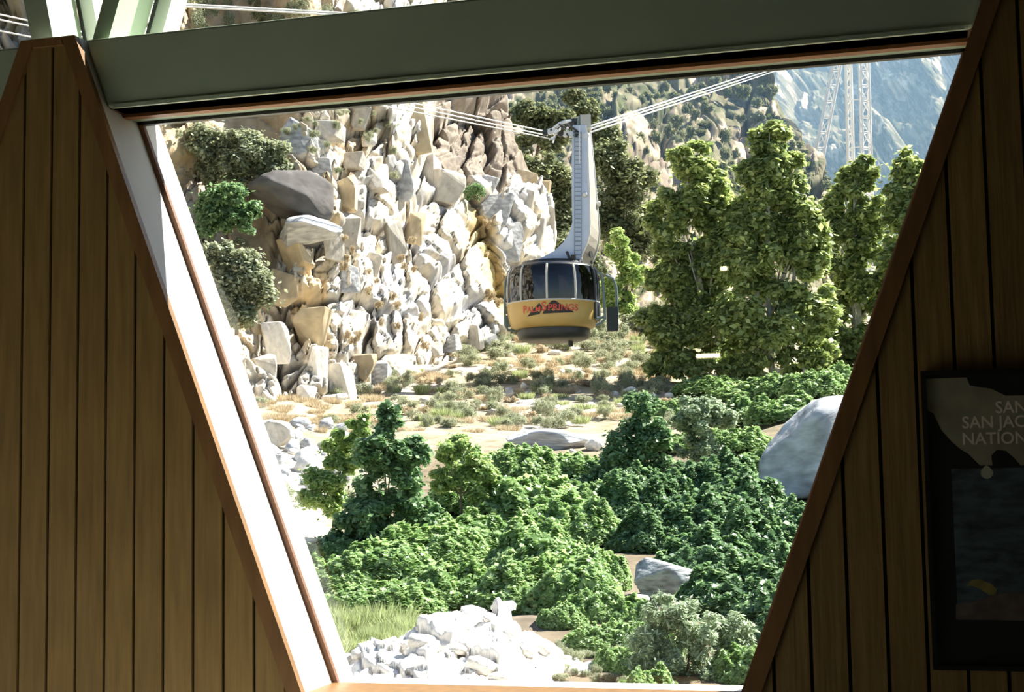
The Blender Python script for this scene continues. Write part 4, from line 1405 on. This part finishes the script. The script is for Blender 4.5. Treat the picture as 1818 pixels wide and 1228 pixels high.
def build_car():
    R0, HF, ZZ = AXES[0] * CAR_SIZE, AXES[1] * CAR_SIZE, AXES[2] * CAR_SIZE

    def tube(pts, rad, n=8):
        return TUBE(pts, np.asarray(rad, float) * CAR_SIZE, n)

    C0 = P(982, 541, GDEP)
    root = empty('cable_car', P(990, 606, GDEP))
    tag(root, 'round gold and black cable car cabin hanging from a curved steel arm', 'cable car')
    NS = 60

    def ring(r, z, a0=0, a1=360, n=NS):
        w = np.radians(np.linspace(a0, a1, n))
        return C0 + np.outer(np.cos(w) * r, R0) + np.outer(np.sin(w) * r, HF) + ZZ * z

    def lathe(prof, a0=0, a1=360, n=NS):
        V = np.concatenate([ring(r, z, a0, a1, n) for r, z in prof])
        return V, grid_faces(len(prof), n)

    body = part('lower_body', *lathe([(2.44, 0.05), (2.50, 0.05), (2.52, -0.02), (2.47, -0.06), (2.46, -0.55), (2.40, -0.95), (2.28, -1.22), (2.10, -1.34), (1.2, -1.40), (0, -1.40)]), M['gold'], root, smooth_=True)
    part('belt_rail', *lathe([(2.47, 0.05), (2.54, 0.06), (2.55, 0.0), (2.50, -0.03)]), M['mullion'], root, smooth_=True)
    part('floor_plate', *lathe([(0, 0.0), (2.44, 0.0)]), M['car_dark'], root)
    part('roof', *lathe([(2.26, 1.93), (2.20, 2.02), (1.9, 2.12), (1.70, 2.17), (1.66, 2.30), (1.0, 2.34), (0, 2.34)]), M['car_roof'], root, smooth_=True)
    part('underframe', *lathe([(1.95, -1.36), (1.98, -1.62), (1.88, -1.86), (1.6, -1.98), (0.5, -2.02), (0, -2.02)]), M['car_dark'], root, smooth_=True)
    part('drain_post', *tube([C0 + R0 * 0.9 - ZZ * 1.95, C0 + R0 * 0.9 - ZZ * 2.1, C0 + R0 * 0.9 - ZZ * 2.28], 0.13, 10), M['car_dark'], root)
    # glazing: ten bent panes, a mullion at every joint
    gprof = [(2.44, 0.05), (2.46, 0.5), (2.45, 1.0), (2.41, 1.45), (2.34, 1.75), (2.24, 1.95)]
    first = 270 - 45
    for k in range(10):
        a = first + k * 36.0
        part('pane', *lathe(gprof, a + 1.2, a + 34.8, 8), M['cabglass'], root, smooth_=True)
        w = np.radians(a)
        e = R0 * math.cos(w) + HF * math.sin(w)
        part('mullion', *tube([C0 + e * (r + 0.02) + ZZ * z for r, z in gprof], 0.062, 6), M['mullion'], root)
    # dark sliding door and its post on the side towards the grove
    for a in (332, 341, 350):
        w = np.radians(a)
        e = R0 * math.cos(w) + HF * math.sin(w)
        part('door_post', *tube([C0 + e * (r + 0.05) + ZZ * z for r, z in [(2.46, -0.9)] + gprof], 0.07, 6), M['car_dark'], root)
    part('door', *lathe([(2.50, -1.0), (2.52, 0.0), (2.50, 1.0), (2.44, 1.5), (2.36, 1.85)], 333, 372, 12), M['car_roof'], root, smooth_=True)
    part('door_track', *tube([C0 + (R0 * math.cos(w) + HF * math.sin(w)) * 2.72 + ZZ * 1.55 for w in np.radians(np.linspace(330, 375, 10))], 0.06, 6), M['car_dark'], root)
    # passengers' ceiling light panel and handrail inside
    part('inner_column', *tube([C0 + ZZ * 0.0, C0 + ZZ * 1.0, C0 + ZZ * 2.1], 0.28, 12), M['car_dark'], root)
    # guard rails
    def g(px, py, dd=0.0):
        return P(px, py, GDEP + dd * CAR_SIZE)
    for nm, pts, r in (
            ('guard_rail', [(924, 488, 0), (908, 487, 0), (901, 490, -0.1), (897, 502, -0.2), (896, 540, -0.2), (897, 576, -0.2), (902, 586, -0.1), (922, 588, 0)], 0.075),
            ('guard_rail', [(908, 492, 0), (909, 540, 0), (905, 580, 0)], 0.06),
            ('guard_rail', [(1060, 484, -1.2), (1069, 486, -1.2), (1072, 520, -1.2), (1074, 566, -1.2), (1068, 573, -1.2), (1058, 577, -1.2)], 0.075),
            ('guard_rail', [(1058, 565, -1.2), (1066, 564, -1.2), (1073, 563, -1.2)], 0.07),
            ('guard_rail', [(1075, 488, 0.6), (1088, 494, 0.6), (1094, 510, 0.6), (1096, 560, 0.6), (1096, 586, 0.6)], 0.075)):
        part(nm, *tube([g(*p) for p in pts], r, 8), M['rail'], root)
    V, Fc = box(-0.30, 0.30, -0.3, 0.3, -0.55, 0.75)
    c = g(1087, 570, 0.7)
    part('bumper_box', c + V @ np.array([R0, HF, ZZ]), Fc, M['car_dark'], root)
    c = g(901, 572, 0.2)
    part('bumper_box', c + (V * 0.5) @ np.array([R0, HF, ZZ]), Fc, M['rail'], root)

    # lettering and mountain mark bent round the body (zoom units: 703 is the middle, 1 unit = 0.1466 px)
    def wrap(x, y, off):
        w = math.radians(270) + ((x - 703) * 0.1466 * GK / CAR_SIZE) / 2.46
        z = (y - 690) * -0.1466 * GK / CAR_SIZE - 0.02
        r = np.interp(z, [-1.22, -0.95, -0.55, -0.06], [2.28, 2.40, 2.46, 2.47]) + off
        return C0 + (R0 * math.cos(w) + HF * math.sin(w)) * r + ZZ * z

    def patch(nm, pts, m, off):
        """cut the outline into narrow upright strips so that it follows the bend"""
        xs = np.arange(min(p[0] for p in pts), max(p[0] for p in pts) + 12, 12.0)
        Vs, Fs = [], []
        for a, b in zip(xs[:-1], xs[1:]):
            q = clip(clip(list(pts), -1, 0, -a), 1, 0, b)
            if len(q) >= 3:
                k = len(Vs)
                Vs += [wrap(x, y, off) for x, y in q]
                Fs.append(tuple(range(k, k + len(q))))
        part(nm, np.array(Vs), Fs, m, root)

    patch('mountain_mark', [(352, 872), (500, 742), (522, 722), (556, 760), (560, 800), (518, 852)], M['logo_black'], 0.012)
    patch('mountain_mark', [(556, 850), (600, 770), (640, 728), (690, 684), (740, 716), (800, 760), (895, 800), (944, 836)], M['logo_black'], 0.012)
    for body_, x, y, sz, st in (('P', 300, 826, 120, 1.0), ('ALM', 362, 822, 92, 1.0), ('S', 548, 812, 150, 0.9), ('PRINGS', 622, 812, 106, 1.05)):
        V, Fc = text_mesh(body_, 1.0, 0.02)
        W = np.array([wrap(x + v[0] * sz * st, y - v[1] * sz, 0.022) for v in V])
        part('lettering', W, Fc, M['red'], root)

    # hanger arm: front plate, side plate, back, bright flanges, ladder
    ys = [222, 250, 300, 350, 395, 415, 430, 445, 456, 463, 470]
    L = [1017, 1015, 1015, 1015, 1016, 1010, 1000, 984, 964, 947, 943]
    R_ = [1040, 1043, 1044, 1046, 1047, 1046, 1042, 1036, 1031, 1028, 1027]
    B = [1047, 1050, 1055, 1059, 1063, 1064, 1063, 1060, 1056, 1053, 1050]
    fl = np.array([g(x, y, -0.55) for x, y in zip(L, ys)])
    fr = np.array([g(x, y, -0.55) for x, y in zip(R_, ys)])
    br = np.array([g(x, y, 0.75) for x, y in zip(B, ys)])
    bl = np.array([g(x + (b - r) * 0.8, y, 0.75) for x, b, r, y in zip(L, B, R_, ys)])
    n = len(ys)

    def strip(a, b, nm, m, rt=root):
        return part(nm, np.concatenate([a, b]), [(i, i + 1, n + i + 1, n + i) for i in range(n - 1)], m, rt)
    arm = part('arm', np.concatenate([fl, fr]), [(i, i + 1, n + i + 1, n + i) for i in range(n - 1)], M['arm'], root)
    strip(fr, br, 'side_plate', M['arm_side'], arm)
    strip(br, bl, 'back_plate', M['arm_side'], arm)
    strip(bl, fl, 'far_plate', M['arm'], arm)
    part('top_plate', np.array([fl[0], fr[0], br[0], bl[0]]), [(0, 1, 2, 3)], M['arm'], arm)
    part('flange', *tube(fr + R0 * 0.02, 0.05, 6), M['steel'], arm)
    part('flange', *tube(br, 0.05, 6), M['steel'], arm)
    lad = part('ladder', *join(tube([g(1020, y, -0.66) for y in range(234, 468, 6)], 0.022, 5), tube([g(1032, y, -0.66) for y in range(234, 468, 6)], 0.022, 5)), M['ladder'], root)
    for y in range(236, 466, 8):
        part('rung', *tube([g(1020, y, -0.66), g(1026, y, -0.66), g(1032, y, -0.66)], 0.026, 5), M['ladder'], lad)
    part('conduit', *tube([g(1029, 224, -0.75), g(1029, 250, -0.75), g(1029, 290, -0.75)], 0.03, 5), M['steel'], root)
    for x, y in ((1038, 346), (1062, 362)):
        c = g(x, y, -0.6 if x < 1050 else 0.7)
        V, Fc = rock_shape(3, ICO2)
        part('lamp_fitting', c + V * 0.16 * CAR_SIZE, Fc, M['steel'], root)
    # shoe plate between arm and roof
    part('shoe_plate', *tube([g(941, 467, -0.3), g(985, 467, -0.3), g(1034, 464, -0.3)], [0.20, 0.22, 0.24], 8), M['mullion'], root)
    part('shoe_shadow_plate', *tube([g(946, 473, -0.2), g(985, 474, -0.2), g(1040, 472, -0.2)], [0.14, 0.16, 0.16], 8), M['car_roof'], root)
    part('prop', *tube([g(1006, 446, -0.9), g(1011, 458, -0.9), g(1017, 470, -0.9)], 0.08, 6), M['car_dark'], root)
    part('prop', *tube([g(1018, 452, -0.9), g(1018, 462, -0.9), g(1018, 470, -0.9)], 0.14, 6), M['car_dark'], root)
    part('prop', *tube([g(1024, 464, -0.5), g(1033, 470, -0.5), g(1044, 476, -0.5)], 0.07, 6), M['mullion'], root)
    for x, y, r in ((1044, 452, 0.19), (1037, 430, 0.10), (1046, 466, 0.10)):
        c = g(x, y, 0.0)
        part('round_hatch', *tube([c - HF * 0.1 + R0 * 0.12, c - HF * 0.12 + R0 * 0.15, c - HF * 0.14 + R0 * 0.18], r, 14), M['car_dark'], arm)
    # carriage on the ropes
    car = part('carriage_beam', *join(tube([g(1046, 219, 0.2), g(1020, 218, 0.2), g(1000, 222, 0.3), g(985, 232, 0.3), g(966, 236, 0.3)], [0.32, 0.3, 0.2, 0.2, 0.16], 8)), M['car_dark'], root)
    part('carriage_hood', *tube([g(1016, 216, 0.1), g(1004, 216, 0.1), g(994, 219, 0.1), g(984, 226, 0.1), g(978, 232, 0.1)], [0.13, 0.11, 0.09, 0.07, 0.06], 6), M['steel'], root)
    V, Fc = box(-0.28, 0.28, -0.5, 0.5, -0.42, 0.30)
    part('head_block', g(1039, 217, 0) + V @ np.array([R0, HF, ZZ]), Fc, M['mullion'], root)
    part('head_pin', *tube([g(1029, 206, -0.3), g(1029, 212, -0.3), g(1029, 222, -0.3)], [0.1, 0.13, 0.16], 8), M['rail'], root)
    rg = np.random.RandomState(9)
    for k in range(9):
        x = 968 + k * 9
        y = 231 + 0.10 * (x - 968) - rg.uniform(0, 5)
        if x > 1040:
            x = 1036
        c = g(x, y + 4, -0.5)
        part('wheel', *tube([c - HF * 0.10, c, c + HF * 0.10], 0.17, 12), M['steel'] if k % 3 else M['car_dark'], car)
    for k in range(14):
        c = g(972 + rg.uniform(0, 46), 232 + rg.uniform(-9, 11), -0.7)
        e = rg.normal(size=3)
        e /= np.linalg.norm(e)
        part('carriage_bracket', *tube([c, c + e * 0.18, c + e * 0.36], 0.055, 5), M['steel'] if rg.rand() < 0.75 else M['car_dark'], car)
    return root


build_car()

# ropes
M['rope'] = mat('bright_steel_rope', (0.82, 0.82, 0.80), 0.4, metal=0.1)


def rope(a, b, sag, r, label, group):
    A, B_ = P(*a), P(*b)
    t = np.linspace(0, 1, 25)[:, None]
    pts = A + (B_ - A) * t - ZZ * (4 * t * (1 - t)) * sag
    V, Fc = tube(pts, r, 7)
    o = part('steel_rope', V, Fc, M['rope'], smooth_=True)
    tag(o, label, 'cable', group)


for (a, b, nm) in (((-260, -30, 41), (972, 234, 62), 'upper'), ((-260, -20, 41), (972, 240.5, 62), 'middle'), ((-260, 4, 41), (975, 245.5, 62), 'lower')):
    rope(a, b, 0.0, 0.026, nm + ' bright steel rope running from the carriage across the cliff', None)
for (a, b, nm) in (((1042, 226, 62), (1512, 72, 335), 'upper'), ((1042, 231, 62), (1514, 77, 335), 'middle'), ((1042, 237, 62), (1516, 80, 335), 'lower')):
    rope(a, b, 0.0, 0.045, nm + ' bright steel rope rising from the arm head to the lattice tower', None)
rope((-260, -25, 40), (1100, 50, 60), 0.0, 0.034, 'higher of two ropes stretched over the slope above the beam', None)
rope((-260, -21, 40), (1100, 54, 60), 0.0, 0.034, 'lower of two ropes stretched over the slope above the beam', None)


# lattice tower
M['tower'] = mat('galvanised_tower_steel', (0.80, 0.81, 0.82), 0.45, metal=0.1)


def build_tower():
    D0 = 335.0
    k = D0 / F
    root = empty('lattice_tower', P(1500, 420, D0))
    tag(root, 'tall grey steel lattice tower standing in front of the blue mountainside', 'tower')
    apex_y = -40

    def leg(bx, tx, dy, half, nm_seed):
        by, ty = 430, apex_y
        cb, ct = P(bx, by, D0 + dy), P(tx, ty, D0 + dy * 0.35)
        hb, ht = half * k, half * k * 0.8
        off = [(-1, -1), (1, -1), (1, 1), (-1, 1)]
        ch = []
        for sx, sy in off:
            a = cb + R0 * sx * hb + HF * sy * hb
            b = ct + R0 * sx * ht + HF * sy * ht
            ch.append((a, b))
        shapes = [tube([a, (a + b) / 2, b], 0.26, 5) for a, b in ch]
        lg = part('leg', *join(*shapes), M['tower'], root)
        nr = 17
        for i in range(nr):
            t0, t1 = i / nr, (i + 1) / nr
            sh = []
            for f in range(4):
                (a0, b0), (a1, b1) = ch[f], ch[(f + 1) % 4]
                p0, p1 = a0 + (b0 - a0) * t0, a1 + (b1 - a1) * t0
                q1 = a1 + (b1 - a1) * t1
                q0 = a0 + (b0 - a0) * t1
                sh.append(tube([p0, (p0 + p1) / 2, p1], 0.13, 4))
                e0, e1 = (p0, q1) if (i + f) % 2 else (p1, q0)
                sh.append(tube([e0, (e0 + e1) / 2, e1], 0.13, 4))
            part('brace', *join(*sh), M['tower'], lg)
        return cb, ct

    legs = [leg(1424, 1516, -3, 8, 1), leg(1514, 1502, 8, 5, 2), leg(1542, 1530, -4, 8, 3)]
    for t in (0.18, 0.36, 0.54, 0.72):
        pts = [a + (b - a) * t for a, b in legs]
        for i in (1,):
            p, q = pts[i], pts[(i + 1) % 3]
            part('cross_tie', *tube([p, (p + q) / 2, q], 0.13, 4), M['tower'], root)


build_tower()

# ------------------------------------------------------------------ haze over the far canyon
def build_haze():
    m, nt, out = new_mat('canyon_haze')
    vs = nt.nodes.new('ShaderNodeVolumeScatter')
    vs.inputs['Color'].default_value = (0.34, 0.60, 1.0, 1)
    vs.inputs['Density'].default_value = 0.0008
    vs.inputs['Anisotropy'].default_value = 0.0
    nt.links.new(vs.outputs[0], out.inputs['Volume'])
    c = CAM + HF * 200
    V = []
    for z in (-60, 420):
        for d, w in ((0, -260), (0, 420), (900, 620), (900, -520)):
            V.append(c + HF * d + R0 * w + ZZ * z)
    o = part('haze', np.array(V), list(BOXF), m)
    tag(o, 'thin blue haze in the far canyon', 'haze', None, 'stuff')


build_haze()
